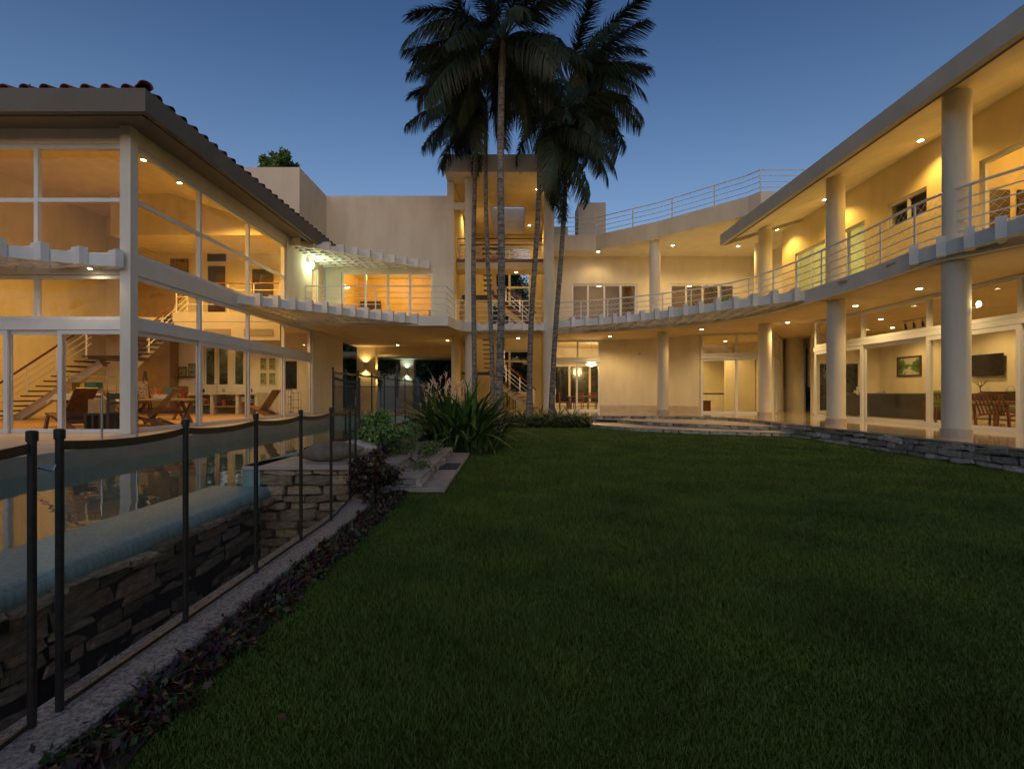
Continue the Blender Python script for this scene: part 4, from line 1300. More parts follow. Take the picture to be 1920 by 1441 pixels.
# =================================================================== pool fences
def pool_fence(label, posts, h, sag=.02, cap=True, slack_from=None, band=True):
    """black posts with drawn netting and a doubled hem; posts = [(x,y,z)]"""
    t = thing('pool_fence', label, 'fence', posts[0])
    for (x, y, z) in posts:
        p = MB().lathe(x, y, [(.0145, z), (.0145, z + h)], 10).build('post', 'fence_black', t, smooth=True)
        MB().lathe(x, y, [(.019, z + h - .005), (.019, z + h + .032), (.012, z + h + .036)], 10).build('cap', 'fence_black', p, smooth=True)
    for a, b in zip(posts, posts[1:]):
        a, b = Vector(a), Vector(b); d, L = unit(a, b); n = 8
        v, f, tube = [], [], []
        for k in range(n + 1):
            u = k / n; q = a.lerp(b, u); zt = q.z + h - .03 - sag * 4 * u * (1 - u)
            v += [(q.x, q.y, q.z + .02), (q.x, q.y, zt)]; tube.append((q.x, q.y, zt))
        for k in range(n): f.append((2 * k, 2 * k + 2, 2 * k + 3, 2 * k + 1))
        me = bpy.data.meshes.new('netting'); me.from_pydata(v, [], f); me.materials.append(MAT['fence_net'])
        link('netting', me, t)
        mb = MB()
        for k in range(n):
            mb.beam(Vector(tube[k]), Vector(tube[k + 1]), .008, .036)
        mb.build('hem', 'fence_black', t)
        mb = MB(); mb.beam((a.x, a.y, a.z + .015), (b.x, b.y, b.z + .015), .008, .02); mb.build('hem', 'fence_black', t)
    return t
FXp = -1.785
pool_fence('black mesh pool fence standing on the concrete kerb beside the lawn', [(FXp, y, .05) for y in (2.02, 2.80, 3.57, 4.33, 5.05)] + [(-1.9, 6.0, .05), (-1.95, 6.38, .05)], 1.075)
pool_fence('near panel of black mesh fence hooked to the kerb fence', [(-1.80, 1.92, .05), (-1.72, 1.1, .05), (-1.72, .3, .05), (-1.72, -.5, .05)], 1.075)
hk = MB().tube([(-1.80, 1.94, 1.02), (-1.78, 1.98, 1.00), (-1.785, 2.0, 1.02)], .005, 5).build('latch_hook', 'steel')
tag(hk, 'small wire hook joining two black fence posts', 'latch')
f2 = pool_fence('black mesh fence along the raised bed behind the green shrub', [(-2.78, y, .47) for y in (7.95, 8.55, 9.25, 10.15, 11.15, 12.2, 13.3, 14.4, 15.5, 16.6)], 1.2)
g2 = MB().box(-2.80, -2.76, 12.38, 12.44, 1.2, 2.0).build('gate_latch', 'fence_black', f2)
pool_fence('distant low black fence across the far end of the pool', [(-7.05, 20.1, FL), (-6.1, 20.1, FL), (-5.15, 20.1, FL), (-4.2, 20.1, FL), (-3.3, 20.1, FL), (-2.75, 18.6, FL)], 1.2, sag=.01)
pool_fence('short black fence panel turning up to the raised bed', [(-2.3, 7.72, FL), (-2.75, 7.88, .47)], 1.1)
for i, (x, y) in enumerate(((-8.05, 10.05), (-7.25, 9.9))):
    pp = MB().lathe(x, y, [(.02, FL), (.02, FL + .95)], 8).build('fence_stake', 'steel', None, smooth=True)
    tag(pp, 'thin grey stake standing on the pool deck before the corner pillar', 'post', 'stakes on the pool deck')

# =================================================================== planting
def blade_mesh(name, m, L, w, droop, n=6, fold=.25, lift=0.0, taper=.6):
    """long leaf: grows along +y, rises then droops; shallow V section"""
    v, f = [], []
    for k in range(n + 1):
        u = k / n
        y = L * u * (1 - .18 * droop * u); z = L * (lift * u - droop * u * u)
        ww = w * math.sin(math.pi * min(1, .12 + .88 * u) ** taper) * .5
        v += [(-ww, y, z + ww * fold), (0, y, z), (ww, y, z + ww * fold)]
    for k in range(n):
        a = 3 * k
        f += [(a, a + 1, a + 4, a + 3), (a + 1, a + 2, a + 5, a + 4)]
    me = bpy.data.meshes.new(name); me.from_pydata(v, [], f); me.update(); me.materials.append(MAT[m])
    for p in me.polygons: p.use_smooth = True
    return me

def leaf_cloud(centers, n, size, m, name='foliage', seed=0, long=1.8, flat=.3):
    """many small leaf faces scattered through ellipsoidal clumps: centers=[(x,y,z,rx,ry,rz)]"""
    g = np.random.default_rng(seed)
    C = np.array(centers); vol = C[:, 3] * C[:, 4] * C[:, 5]
    idx = g.choice(len(C), n, p=vol ** .67 / (vol ** .67).sum())
    u = g.normal(size=(n, 3)); u /= np.linalg.norm(u, axis=1)[:, None]
    rad = g.random(n) ** .38 * (1 + .18 * g.normal(size=n))
    P = C[idx, :3] + u * rad[:, None] * C[idx, 3:]
    A = g.normal(size=(n, 3)); A[:, 2] -= .25; A /= np.linalg.norm(A, axis=1)[:, None]
    B = np.cross(A, u + .4 * g.normal(size=(n, 3))); B /= np.linalg.norm(B, axis=1)[:, None] + 1e-9
    s = size * (.6 + .8 * g.random(n))[:, None]
    N = np.cross(A, B) * s * flat * .5
    v = np.stack([P, P + A * s * long * .5 + B * s * .5 + N, P + A * s * long, P + A * s * long * .5 - B * s * .5 + N], 1).reshape(-1, 3)
    f = np.arange(n * 4).reshape(n, 4)
    return np_mesh(name, v, f, m)

# heliconia clump
hel_leaf = [blade_mesh('leaf', m, L, w, dr, 8, .3, li) for m, L, w, dr, li in (('leaf_dark', 1.5, .085, .50, .1), ('leaf_mid', 1.3, .08, .62, .15), ('leaf_mid', 1.65, .09, .36, .05), ('leaf_mid', 1.4, .09, .70, .2), ('leaf_mid', 1.2, .075, .5, .1))]
def clump(label, cx, cy, rx, ry, n, seed, smin=.7, smax=1.15, z=.03, meshes=hel_leaf, group=None, name='flowering_clump', tilt=(4, 58), cat='plant', lift=0.0):
    t = thing(name, label, cat, (cx, cy, z), 0, group)
    r = random.Random(seed)
    for k in range(n):
        a = r.uniform(0, 2 * math.pi); rr = math.sqrt(r.random())
        x, y = rx * rr * math.cos(a), ry * rr * math.sin(a)
        az = math.atan2(-x / rx + r.gauss(0, .5), y / ry + r.gauss(0, .5) - .25)
        s = r.uniform(smin, smax)
        el = R(90 - r.uniform(*tilt) * (.55 + .45 * rr))
        zz = r.uniform(0, lift) * (1 - .6 * rr)
        if lift: s *= 1 - .30 * zz / lift
        w = Matrix.Translation((x * (1 + .15 * zz), y * (1 + .15 * zz), zz)) @ Matrix.Rotation(az, 4, 'Z') @ Matrix.Rotation(el, 4, 'X') @ Matrix.Scale(s, 4)
        link('leaf', r.choice(meshes), t, w, True)
    return t
def spike_mesh(seed):
    r = random.Random(seed); mb = MB()
    mb.tube([(0, 0, -.22), (0, 0, .05)], .006, 5)
    for k in range(5):
        a = k * 2.4 + r.uniform(-.3, .3); z = k * .035; L = .13 - .012 * k
        d = Vector((math.cos(a) * .75, math.sin(a) * .75, .75))
        p = Vector((0, 0, z)); q = p + d * L
        mb.tube([tuple(p), tuple(p.lerp(q, .5) + Vector((0, 0, .008))), tuple(q)], [.012, .013, .002], 5)
    return mb.mesh('flower_spike', 'flower')
SPIKE = [spike_mesh(k) for k in range(4)]
hc = clump('tall flowering clump with pale orange flower spikes beside the fence', -1.25, 12.2, .66, .95, 298, 4, .88, 1.36, tilt=(3, 62), lift=.5)
r = random.Random(9)
for (px, py) in ((795, 727), (800, 735), (810, 714), (818, 722), (826, 708), (838, 722), (846, 716), (858, 733), (868, 722), (851, 706), (833, 738), (842, 746), (866, 744), (800, 748), (812, 760), (828, 760), (870, 716), (824, 734), (856, 726), (846, 734), (789, 758), (836, 704), (804, 722), (815, 738), (842, 712), (853, 748), (862, 730), (830, 750), (878, 732), (808, 742), (848, 724), (836, 728)):
    Y = 11.4 + r.uniform(0, 1.2)
    p = Vector(((px - 960) / 960 * Y + 1.25, Y - 12.2, 1.3 - (py + 6 - 737) / 960 * Y - .03))
    w = Matrix.Translation(p) @ Matrix.Rotation(r.uniform(0, 6), 4, 'Z') @ Matrix.Rotation(r.uniform(-.25, .25), 4, 'X') @ Matrix.Scale(r.uniform(.65, 1.0), 4)
    link('flower_spike', r.choice(SPIKE), hc, w, True)
clump('low strappy clump spreading onto the lawn below the flowering plant', -.72, 11.75, .5, .7, 90, 44, .35, .6, tilt=(25, 75))
clump('dense strappy dark green clump behind the flowering plant', -.95, 14.3, .8, 1.3, 110, 14, .5, .85, tilt=(10, 66), lift=.5)
clump('strappy dark green clump by the leftmost palm trunk', -1.5, 17.3, .8, 1.4, 80, 24, .45, .8, tilt=(10, 66), lift=.4)

# low variegated plants before the tower
yl_leaf = [blade_mesh('leaf', m, L, .055, dr, 6, .3, li) for m, L, dr, li in (('leaf_yellow', .75, .6, .3), ('leaf_mid', .7, .75, .3), ('leaf_yellow', .62, .5, .2), ('leaf_dark', .8, .7, .35))]
def rosette(seed, m_list, n, tilt, name, label, cat, group, loc, s=1.0):
    t = thing(name, label, cat, loc, random.Random(seed).uniform(0, 6), group, s)
    r = random.Random(seed)
    for k in range(n):
        w = Matrix.Rotation(k * 2.399 + r.uniform(-.2, .2), 4, 'Z') @ Matrix.Rotation(R(90 - r.uniform(*tilt)), 4, 'X') @ Matrix.Scale(r.uniform(.7, 1.1), 4)
        link('leaf', r.choice(m_list), t, w, True)
    return t
ros = [rosette(40 + k, yl_leaf, 15, (15, 70), 'variegated_plant', 'yellow green striped strappy plant in the bed before the tower', 'plant', 'variegated plants before the tower', (-.5 + .55 * k, 20.2, .03)) for k in range(3)]
r = random.Random(77)
for k in range(22):
    x = -1.5 + 4.6 * (k + r.random()) / 22; y = 19.75 + r.uniform(0, 1.5) + .0 * x
    dup(ros[k % 3], (x, y, .03), r.uniform(0, 6), None, r.uniform(1.15, 1.7))
# low dark hedge in front of them
hd = thing('low_hedge', 'low dark leafy hedge at the foot of the palms', 'hedge', (.8, 19.6, .03))
tag(link('foliage', leaf_cloud([(x, 19.35 + .12 * math.sin(x * 3), .2, .35, .28, .22) for x in np.arange(-.9, 2.95, .3)], 5000, .05, 'leaf_dark', seed=3), hd), kind='stuff')
MB().tube([(.8, 19.4, .03), (.82, 19.42, .25)], .02, 6).build('stem', 'bark', hd)

def shrub(name, label, loc, clumps, n, size, m, seed, stems=6, group=None, extra=None):
    t = thing(name, label, 'shrub', loc, 0, group)
    tag(link('foliage', leaf_cloud(clumps, n, size, m, seed=seed), t), kind='stuff')
    if extra:
        tag(link('foliage', leaf_cloud(clumps, extra[0], size, extra[1], seed=seed + 1), t), kind='stuff')
    r = random.Random(seed); mb = MB()
    for k in range(stems):
        c = clumps[r.randrange(len(clumps))]
        mb.tube([loc, ((loc[0] + c[0]) / 2 + r.uniform(-.05, .05), (loc[1] + c[1]) / 2, (loc[2] + c[2]) / 2), c[:3]], [.012, .009, .005], 5)
    mb.build('stem', 'bark', t)
    return t
r = random.Random(2)
cl = []
for (px, py, s) in ((690, 790, .16), (712, 785, .18), (700, 815, .20), (725, 810, .16), (685, 835, .18), (740, 825, .13), (705, 845, .18), (760, 810, .10), (672, 815, .12), (728, 840, .14), (690, 865, .14), (715, 872, .12)):
    Y = 7.6 + r.uniform(-.2, .5)
    cl.append(((px - 960) / 960 * Y, Y, 1.3 - (py - 737) / 960 * Y, s, s, s * .8))
shrub('green_shrub', 'loose bright green shrub growing over the garden steps', (-2.0, 7.6, .3), cl, 3600, .030, 'leaf_bright', 5, 12, extra=(1800, 'leaf_mid'))
r = random.Random(55)
cl = []
for k in range(26):
    y = 5.75 + 1.3 * r.random(); h = .48 * (.35 + .65 * min(1, (y - 5.7) / .7)) * r.uniform(.5, 1.15)
    q = r.uniform(.07, .14); cl.append((-1.72 + r.uniform(-.2, .22), y, h, q, q * 1.2, q * .9))
shrub('red_shrub', 'dark red leaved shrub at the corner of the black fence', (-1.7, 6.4, .05), cl, 2600, .035, 'leaf_red', 6, 8, extra=(700, 'leaf_dark'))
# trailing leaves over the steps
cl = [(-1.75, 8.4, .42, .3, .7, .12), (-1.5, 9.2, .32, .25, .7, .12), (-1.9, 9.6, .55, .25, .6, .12), (-1.35, 7.6, .22, .15, .4, .08), (-2.1, 10.4, .6, .3, .4, .15)]
shrub('trailing_plant', 'fine trailing plant spilling across the garden steps', (-2.1, 8.6, .48), cl, 2600, .022, 'leaf_mid', 8, 14, extra=(900, 'leaf_red'))

# low leaf litter and creepers between the border plants
g_ = np.random.default_rng(8)
cl = [(-1.47 + .06 * math.sin(k * 2.1), .9 + k * .17, .03, .13, .13, .035) for k in range(34)]
gc = link('ground_cover', leaf_cloud(cl, 5200, .022, 'leaf_red', 'ground_cover', 12))
tag(gc, 'dark red creeping ground cover along the kerb', 'ground cover', None, 'stuff')
gc = link('ground_cover', leaf_cloud(cl, 2600, .024, 'leaf_dark', 'ground_cover', 13))
tag(gc, 'dark green creeping ground cover along the kerb', 'ground cover', None, 'stuff')
# purple border plants along the kerb
pl_leaf = [blade_mesh('leaf', 'leaf_purple', L, .026, dr, 4, .4, li) for L, dr, li in ((.15, .6, .3), (.12, .9, .4), (.18, .5, .25))]
rd_leaf = [blade_mesh('leaf', 'leaf_red', L, .03, dr, 4, .4, li) for L, dr, li in ((.16, .4, .2), (.13, .6, .3))]
pur = [rosette(60 + k, pl_leaf, 9, (20, 85), 'purple_plant', 'small purple leaved border plant in the soil along the kerb', 'plant', 'purple plants along the kerb', (-1.5, 2.2 + k * .5, .012)) for k in range(3)]
red = [rosette(70, rd_leaf, 8, (20, 70), 'red_plant', 'small dark red spiky plant among the purple border plants', 'plant', 'red plants along the kerb', (-1.47, 2.35, .012), 1.0)]
r = random.Random(31)
for k in range(84):
    y = 1.0 + 5.3 * ((k + r.random()) / 84)
    src = pur[k % 3] if r.random() < .78 else red[0]
    dup(src, (-1.47 + r.uniform(-.10, .12), y, .012), r.uniform(0, 6), None, r.uniform(.38, .85))

# =================================================================== palms
def frond_mesh(seed, L=3.2, nl=84):
    """feather leaf: arching midrib along +y, drooping leaflets set in several ranks"""
    g = random.Random(seed); V, F = [], []
    arch = g.uniform(.8, 1.15)
    def rib(u):
        a = arch * u
        return Vector((0, L * math.sin(a * 1.25) / 1.25 / max(arch, .1) * 1.0, -L * (1 - math.cos(a * 1.35)) * .55))
    # midrib
    n = 10
    for k in range(n + 1):
        u = k / n; p = rib(u); w = .028 * (1 - .9 * u)
        V += [(p.x - w, p.y, p.z), (p.x, p.y, p.z + w), (p.x + w, p.y, p.z), (p.x, p.y, p.z - w)]
    for k in range(n):
        for j in range(4):
            a, b = 4 * k + j, 4 * k + (j + 1) % 4
            F.append((a, b, b + 4, a + 4))
    for k in range(nl):
        u = .16 + .84 * (k + .5) / nl
        p = rib(u); t = (rib(min(1, u + .02)) - rib(u - .02)).normalized()
        ll = .80 * math.sin(math.pi * (.12 + .80 * u)) ** .7 * g.uniform(.85, 1.1)
        for sd in (-1, 1):
            for rank in (0, 1):
                if rank and g.random() < .3: continue
                up = g.uniform(-.35, .45) if rank == 0 else g.uniform(-1.0, -.2)
                s = Vector((1, 0, 0)) * sd
                d = (s * .80 + t * g.uniform(.35, .75) + Vector((0, 0, up))).normalized()
                wv = t.cross(d).normalized().cross(d).normalized() * .0125
                q = p.copy(); b = len(V); m = 4
                for i in range(m + 1):
                    f = i / m; ww = wv * (1.15 - f * .98)
                    V += [tuple(q - ww), tuple(q + ww)]
                    d = (d + Vector((0, 0, -.72 if i else -.3))).normalized()
                    q = q + d * (ll / m)
                for i in range(m):
                    F.append((b + 2 * i, b + 2 * i + 1, b + 2 * i + 3, b + 2 * i + 2))
    return np_mesh('frond', V, F, 'palm_leaf')
FROND = [frond_mesh(k) for k in range(5)]

def palm(label, base, top, r0, n, seed, scale=1.0, droop=(0, 70), shaft=1.2, azs=None):
    t = thing('palm_tree', label, 'palm', base, 0, None)
    r = random.Random(seed)
    b, e = Vector(base), Vector(top)
    pts, rad = [], []
    for k in range(15):
        u = k / 14; q = b.lerp(e, u)
        q.x += .10 * math.sin(u * 3 + seed) * math.sin(math.pi * u)
        pts.append(q); rad.append(r0 * (1.5 - .5 * min(1, u * 9)) * (1 - .18 * u) if u < .12 else r0 * (1 - .18 * u))
    tr = MB().tube(pts, rad, 14).build('trunk', 'palm_bark', t, smooth=True)
    mb = MB(); z = b.z + .5
    while z < e.z - .1:
        u = (z - b.z) / (e.z - b.z); k = min(13, int(u * 14)); f = u * 14 - k
        q = pts[k].lerp(pts[k + 1], f); rr = (rad[k] + (rad[k + 1] - rad[k]) * f) + .004
        mb.lathe(q.x, q.y, [(rr - .004, z - r.uniform(.005, .016)), (rr, z), (rr - .004, z + r.uniform(.004, .014))], 14); z += r.uniform(.10, .30)
    mb.build('leaf_scar_rings', 'palm_ring', tr, smooth=True)
    d = (e - pts[-2]).normalized()
    MB().tube([tuple(e), tuple(e + d * shaft * .3), tuple(e + d * shaft)], [r0 * .95, r0 * 1.12, r0 * .45], 12).build('crownshaft', 'crownshaft', t, smooth=True)
    c = e + d * shaft * .92
    for k in range(n):
        az = (k * 2.399 + r.uniform(-.25, .25)) if azs is None else R(azs[k % len(azs)]) + r.uniform(-.2, .2)
        el = R(62 - (droop[0] + (droop[1] - droop[0]) * ((k + .5) / n)) - r.uniform(-6, 6))
        w = Matrix.Translation(c) @ Matrix.Rotation(az, 4, 'Z') @ Matrix.Rotation(el, 4, 'X') @ Matrix.Rotation(r.uniform(-.3, .3), 4, 'Y') @ Matrix.Scale(scale * r.uniform(.88, 1.1), 4)
        link('frond', FROND[(k + seed) % 5], t, w)
    return t
palm('tall pale ringed palm rising from the open lawn', (-.48, 16.6, 0), (-.33, 16.6, 11.5), .125, 28, 1, 1.15, (0, 92), 1.35)
palm('slim palm with a dark speckled trunk just behind the pale palm', (-.74, 19.8, .03), (-1.02, 20.0, 11.6), .092, 24, 2, 1.1, (0, 86), 1.1, [40, 75, 100, 130, 20, 160])
palm('straight grey palm beside the left tower column', (-1.52, 20.6, .03), (-1.40, 20.8, 13.6), .102, 26, 3, 1.18, (0, 98), 1.2)
palm('leaning palm with a green crownshaft before the tower', (.66, 19.8, 0.03), (1.06, 19.6, 9.9), .112, 17, 4, 1.18, (0, 105), 1.5, [-70, -110, -40, -140, -90, -20, -165])
palm('palm against the right tower column with a broad drooping crown', (1.62, 21.2, .03), (2.35, 21.4, 13.0), .11, 36, 5, 1.34, (0, 112), 1.3, [-90, -45, 20, -130, -170, -70, -110, 60, -20])

# =================================================================== trees beyond the house
def tree(label, loc, h, rx, rz, n, size, m, seed, name='garden_tree', group=None, cat='tree'):
    t = thing(name, label, cat, loc, 0, group)
    r = random.Random(seed); mb = MB()
    mb.tube([loc, (loc[0] + .1, loc[1], loc[2] + h * .4), (loc[0], loc[1], loc[2] + h * .75)], [.22 * h / 8, .15 * h / 8, .05], 8)
    cs = []
    for k in range(16):
        a = r.uniform(0, 6.28); q = r.random() ** .5
        c = (loc[0] + rx * .7 * q * math.cos(a), loc[1] + rx * .7 * q * math.sin(a), loc[2] + h - rz + r.uniform(-.8, .8) * rz, rx * r.uniform(.25, .45), rx * r.uniform(.25, .45), rz * r.uniform(.22, .4))
        cs.append(c)
        mb.tube([(loc[0], loc[1], loc[2] + h * .45), c[:3]], [.07, .02], 5)
    mb.build('trunk', 'bark', t)
    tag(link('crown', leaf_cloud(cs, n, size, m, 'crown', seed), t), kind='stuff')
    return t
tree('round treetop showing above the cream roof block', (-19.4, 42, 0), 21.2, 1.15, 1.7, 5000, .2, 'leaf_mid', 1)
tree('smaller treetop beside the round one above the roof block', (-18.2, 42.5, 0), 20.3, .7, 1.0, 2500, .2, 'leaf_dark', 2)
tree('far tree whose top peeps over the tiled studio roof', (-33.4, 36, 0), 22.4, .9, 1.2, 2500, .2, 'leaf_dark', 3)
for i, (x, y, h, m) in enumerate(((-11.2, 34, 6.5, 'leaf_mid'), (-10.4, 37, 7, 'leaf_bright'), (-4.4, 40, 8, 'leaf_dark'), (-6.3, 42, 8.5, 'leaf_dark'), (-2.5, 38, 7, 'leaf_dark'))):
    tree(['leafy tree seen through the passage beside the left pier', 'brighter tree behind the passage foliage', 'dark tree beyond the carport opening', 'dark tree behind the carport next to the red roof', 'dark tree behind the right passage pier'][i], (x, y, 0), h, 2.6, h * .42, 7000, .16, m, 20 + i)
for i, (x, y, h, m) in enumerate(((-.6, 36, 11.5, 'leaf_dark'), (1.6, 37, 9.6, 'leaf_mid'), (18.6, 27.2, 3.8, 'leaf_bright'), (20.0, 33.5, 6.5, 'leaf_dark'), (-11.0, 26.4, 4.6, 'leaf_mid'))):
    tree(['dark tree seen through the tower windows', 'green tree seen through the tower windows on the right', 'bright garden tree outside the living room glass door', 'dark garden tree between the two wings', 'garden tree outside the studio counter windows'][i], (x, y, 0), h, 2.2, h * .46, 12000, .13, m, 40 + i)

# woodland all round the garden
wc = []
r = random.Random(91)
for k in range(150):
    a = 2 * math.pi * k / 150; d = 62 + r.uniform(-5, 5)
    hgt = r.uniform(6.5, 10.5)
    wc.append((d * math.sin(a), 10 + d * math.cos(a), hgt * .5, 3.2, 3.2, hgt * .55))
tag(link('woodland', leaf_cloud(wc, 52000, .75, 'leaf_dark', 'woodland', 17)), 'dark belt of trees all round the garden', 'woodland', None, 'stuff')
core = MB()  # solid ring added so no horizon glow shows between the trees
for k in range(48):
    a = 2 * math.pi * k / 48; q = (62.5 * math.sin(a), 10 + 62.5 * math.cos(a)); d = (math.cos(a), -math.sin(a))
    core.obox(q, d, -4.3, 4.3, -.4, .4, -.5, r.uniform(4.6, 6.6))
tag(core.build('belt_core', 'leaf_dark'), 'solid dark core added inside the belt of trees', 'hedge', None, 'stuff')

# neighbour's gatehouse seen through the carport
gh = thing('gatehouse', 'little white gatehouse with a red tiled roof beyond the carport', 'building', (-11, 45, 0))
MB().box(-13.5, -8.6, 44, 48, 0, 3.2).build('wall', 'stucco_white', gh)
gr = MB().slab([(-14, 43.5, 3.3), (-8.2, 43.5, 3.3), (-8.2, 46, 4.5), (-14, 46, 4.5)], .12).build('roof', 'terracotta', gh)
mt = MAT['terracotta']
for k in range(18):
    for j in range(5):
        w = Matrix.Translation((-13.8 + k * .32, 43.45 + j * .48, 3.34 + j * .48 * .48)) @ Matrix.Rotation(math.atan(.48), 4, 'X') @ Matrix.Scale(1.2, 4)
        link('tile', TILE, gr, w)

# =================================================================== grass
def grass():
    g = np.random.default_rng(3)
    n1, n2 = 300000, 200000
    # even in view: more blades near the camera
    y1 = 1.35 + 5.2 * g.random(n1) ** 1.4; x1 = -1.42 + (y1 * 1.06 + 1.5) * g.random(n1)
    y2 = 5.5 + 14.5 * g.random(n2) ** 1.2; x2 = -1.4 + g.random(n2) * (1.4 + np.minimum(8.35, y2 * 1.05))
    x = np.concatenate([x1, x2]); y = np.concatenate([y1, y2])
    keep = (x < 8.3)
    keep &= ~((x < -.86) & (y > 6.65) & (y < 10.75)) & ~((x < -.3) & (y > 10.7) & (y < 16.2) & (x < -.1 - .1 * np.abs(y - 13))) & ~((y > 19) & (x < 3))
    edge = np.interp(x, [2.8, 3.8, 5.5, 7.0, 8.34], [19.8, 17.9, 16.4, 15.6, 15.2]); keep &= ~((x > 2.8) & (y > edge - .02)) & ~((y > 19.2))
    keep &= ~((x < -1.33) & (g.random(len(x)) < .7))
    x, y = x[keep], y[keep]; n = len(x)
    far = np.clip((y - 1.5) / 12, 0, 1)
    h = (.012 + .020 * g.random(n)) * (1 + .5 * far) * (.8 + .5 * (np.sin(x * 2.3 + 1.3 * np.sin(y * 1.7)) * np.sin(y * 1.9 + x) > .2)); w = (.0015 + .0013 * g.random(n)) * (1 + 3.0 * far)
    a = g.random(n) * 6.283; lean = g.normal(size=(n, 2)) * .55
    dx, dy = np.cos(a) * w, np.sin(a) * w
    z0 = np.zeros(n)
    base = np.stack([x, y, z0], 1)
    v = np.stack([base + np.stack([-dx, -dy, z0], 1), base + np.stack([dx, dy, z0], 1),
                  base + np.stack([lean[:, 0] * h, lean[:, 1] * h, h], 1)], 1).reshape(-1, 3)
    f = np.arange(n * 3).reshape(n, 3)
    tag(link('grass', np_mesh('grass', v, f, 'grass_blade')), 'short dark green grass blades of the lawn', 'grass', None, 'stuff')
grass()
# fallen leaves on the lawn
fl = blade_mesh('fallen_leaf', 'leaf_red', .06, .03, .1, 3, .2, .05)
r = random.Random(12)
for (px, py) in ((300, 1375), (525, 1352), (820, 950)):
    Y = 1.3 * 960 / (py - 737); X = (px - 960) / 960 * Y
    o = link('fallen_leaf', fl, None, Matrix.Translation((X, Y, .03)) @ Matrix.Rotation(r.uniform(0, 6), 4, 'Z'))
    tag(o, 'single dry reddish leaf lying on the lawn', 'leaf', 'fallen leaves on the lawn')

# =================================================================== lamps
WARM = (1.0, .66, .25)
for i, (x, y, p) in enumerate(((4.65, 24.3, 70), (10.5, 19.5, 55), (10.6, 15.8, 50), (10.5, 13.2, 50), (10.4, 10.2, 50), (8.0, 21.6, 50))):
    downlight(x, y, SL0, 'recessed downlight in the terrace ceiling', 'terrace ceiling downlights', p, WARM)
for i, (x, y, z, p) in enumerate(((7.5, 23.9, 8.2, 75), (10.6, 24.0, 8.2, 75), (4.2, 24.95, 8.2, 22))):
    downlight(x, y, z, 'recessed downlight under the flat roof of the back wing', 'back wing roof downlights', p, WARM)
for (x, y) in ((10.85, 17.75), (10.85, 13.6), (10.85, 21.0), (10.85, 10.0)):
    downlight(x, y, RZ - .29 + (x - RX - .1) * RS, 'small downlight under the sloping right wing eave', 'right wing eave downlights', 70, (1.0, .60, .13), 140)
downlight(-3.3, 26.2, SL0, 'bright downlight in the passage ceiling near the tower column', None, 30, WARM)
downlight(-6.1, 27.3, SL0, 'surface mounted lamp on the middle of the passage ceiling', None, 30, WARM, drop=.12)
downlight(.3, 25.0, SL0, 'downlight under the stair tower bridge', None, 60, WARM)
for (x, y) in ((-11.2, 13.8), (-11.3, 15.7), (-11.3, 17.4), (-14.3, 19.6), (-14.6, 14.5), (-10.6, 19.0)):
    zz = min(EZ - .27 + (EX - .1 - x) * SLP, EZ - .27 + (y - EY - .1) * SLP)
    downlight(x, y, zz - .01, 'round downlight on the sloping studio ceiling', 'studio ceiling downlights', 225 if y > 15 else 105, (1.0, .51, .085), 165)
downlight(-9.3, 11.28, 4.05, 'tiny bright spot lamp under the front pergola by the corner pillar', None, 16, (1.0, .72, .40), 160, .04)
for (x, y) in ((-9.6, 20.9), (-11.6, 20.9)):
    downlight(x, y, 3.995, 'downlight under the studio gallery', 'gallery downlights', 40, (1.0, .68, .28))
for (x, y) in ((13.4, 18.6), (13.4, 15.2), (15.6, 21.0), (15.6, 17.6), (13.2, 11.5), (15.5, 11.0)):
    downlight(x, y, 3.995, 'recessed downlight in the living room ceiling', 'living room downlights', 62, (1.0, .64, .22))
for (x, y) in ((9.6, 26.0), (11.0, 26.4), (10.4, 28.9)):  # rearmost one added to lighten the part behind the inner wall
    downlight(x, y, 3.995, 'downlight in the kitchen ceiling', 'kitchen downlights', 70, (1.0, .64, .2))
for (x, y) in ((4.25, 27.4),):
    pl = thing('chandelier', 'glowing glass chandelier over the dining table', 'lamp', (x, y, 2.75))
    MB().tube([(0, 0, .25), (0, 0, 1.24)], .012, 6).build('rod', 'steel', pl, True)
    MB().lathe(0, 0, [(.05, 0), (.28, .08), (.32, .16), (.1, .24)], 18).build('shade', 'lamp_glow', pl, True, True)
    point_light(pl, (0, 0, -.1), 70, (1.0, .68, .28), .25)
for (x, y, z, p, lab) in ((-6.0, 25.2, 7.3, 62, 'warm ceiling lamp in the room behind the left balcony window'), (4.7, 27.6, 7.2, 6, 'ceiling lamp in the bedroom behind the wide upper window'),
                          (9.6, 27.6, 7.2, 5, 'dim ceiling lamp in the far upper room')):
    pl = thing('ceiling_lamp', lab, 'lamp', (x, y, z))
    MB().lathe(0, 0, [(.16, -.12), (.20, -.06), (.05, .1)], 18).build('shade', 'lamp_glow', pl, True, True)
    point_light(pl, (0, 0, -.25), p, (1.0, .58, .12), .2)
for (x, y, z, p, c, lab) in ((13.6, 19.3, 7.6, 42, (.86, 1.0, .45), 'greenish lamp in the bedroom behind the upper sliding door'), (13.6, 11.2, 7.6, 65, (1.0, .55, .10), 'orange lamp in the upper hall behind the netted railing')):
    pl = thing('ceiling_lamp', lab, 'lamp', (x, y, z))
    MB().tube([(0, 0, .1), (0, 0, .7)], .01, 6).build('rod', 'steel', pl, True)
    MB().lathe(0, 0, [(.14, -.14), (.17, -.05), (.05, .1)], 18).build('shade', 'lamp_glow', pl, True, True)
    point_light(pl, (0, 0, -.25), p, c, .2)
sconce(-8.48, 29.69, 2.85, (0, -1), 'up and down wall lamp on the left passage pier', 'passage pier lamps', 15, WARM)
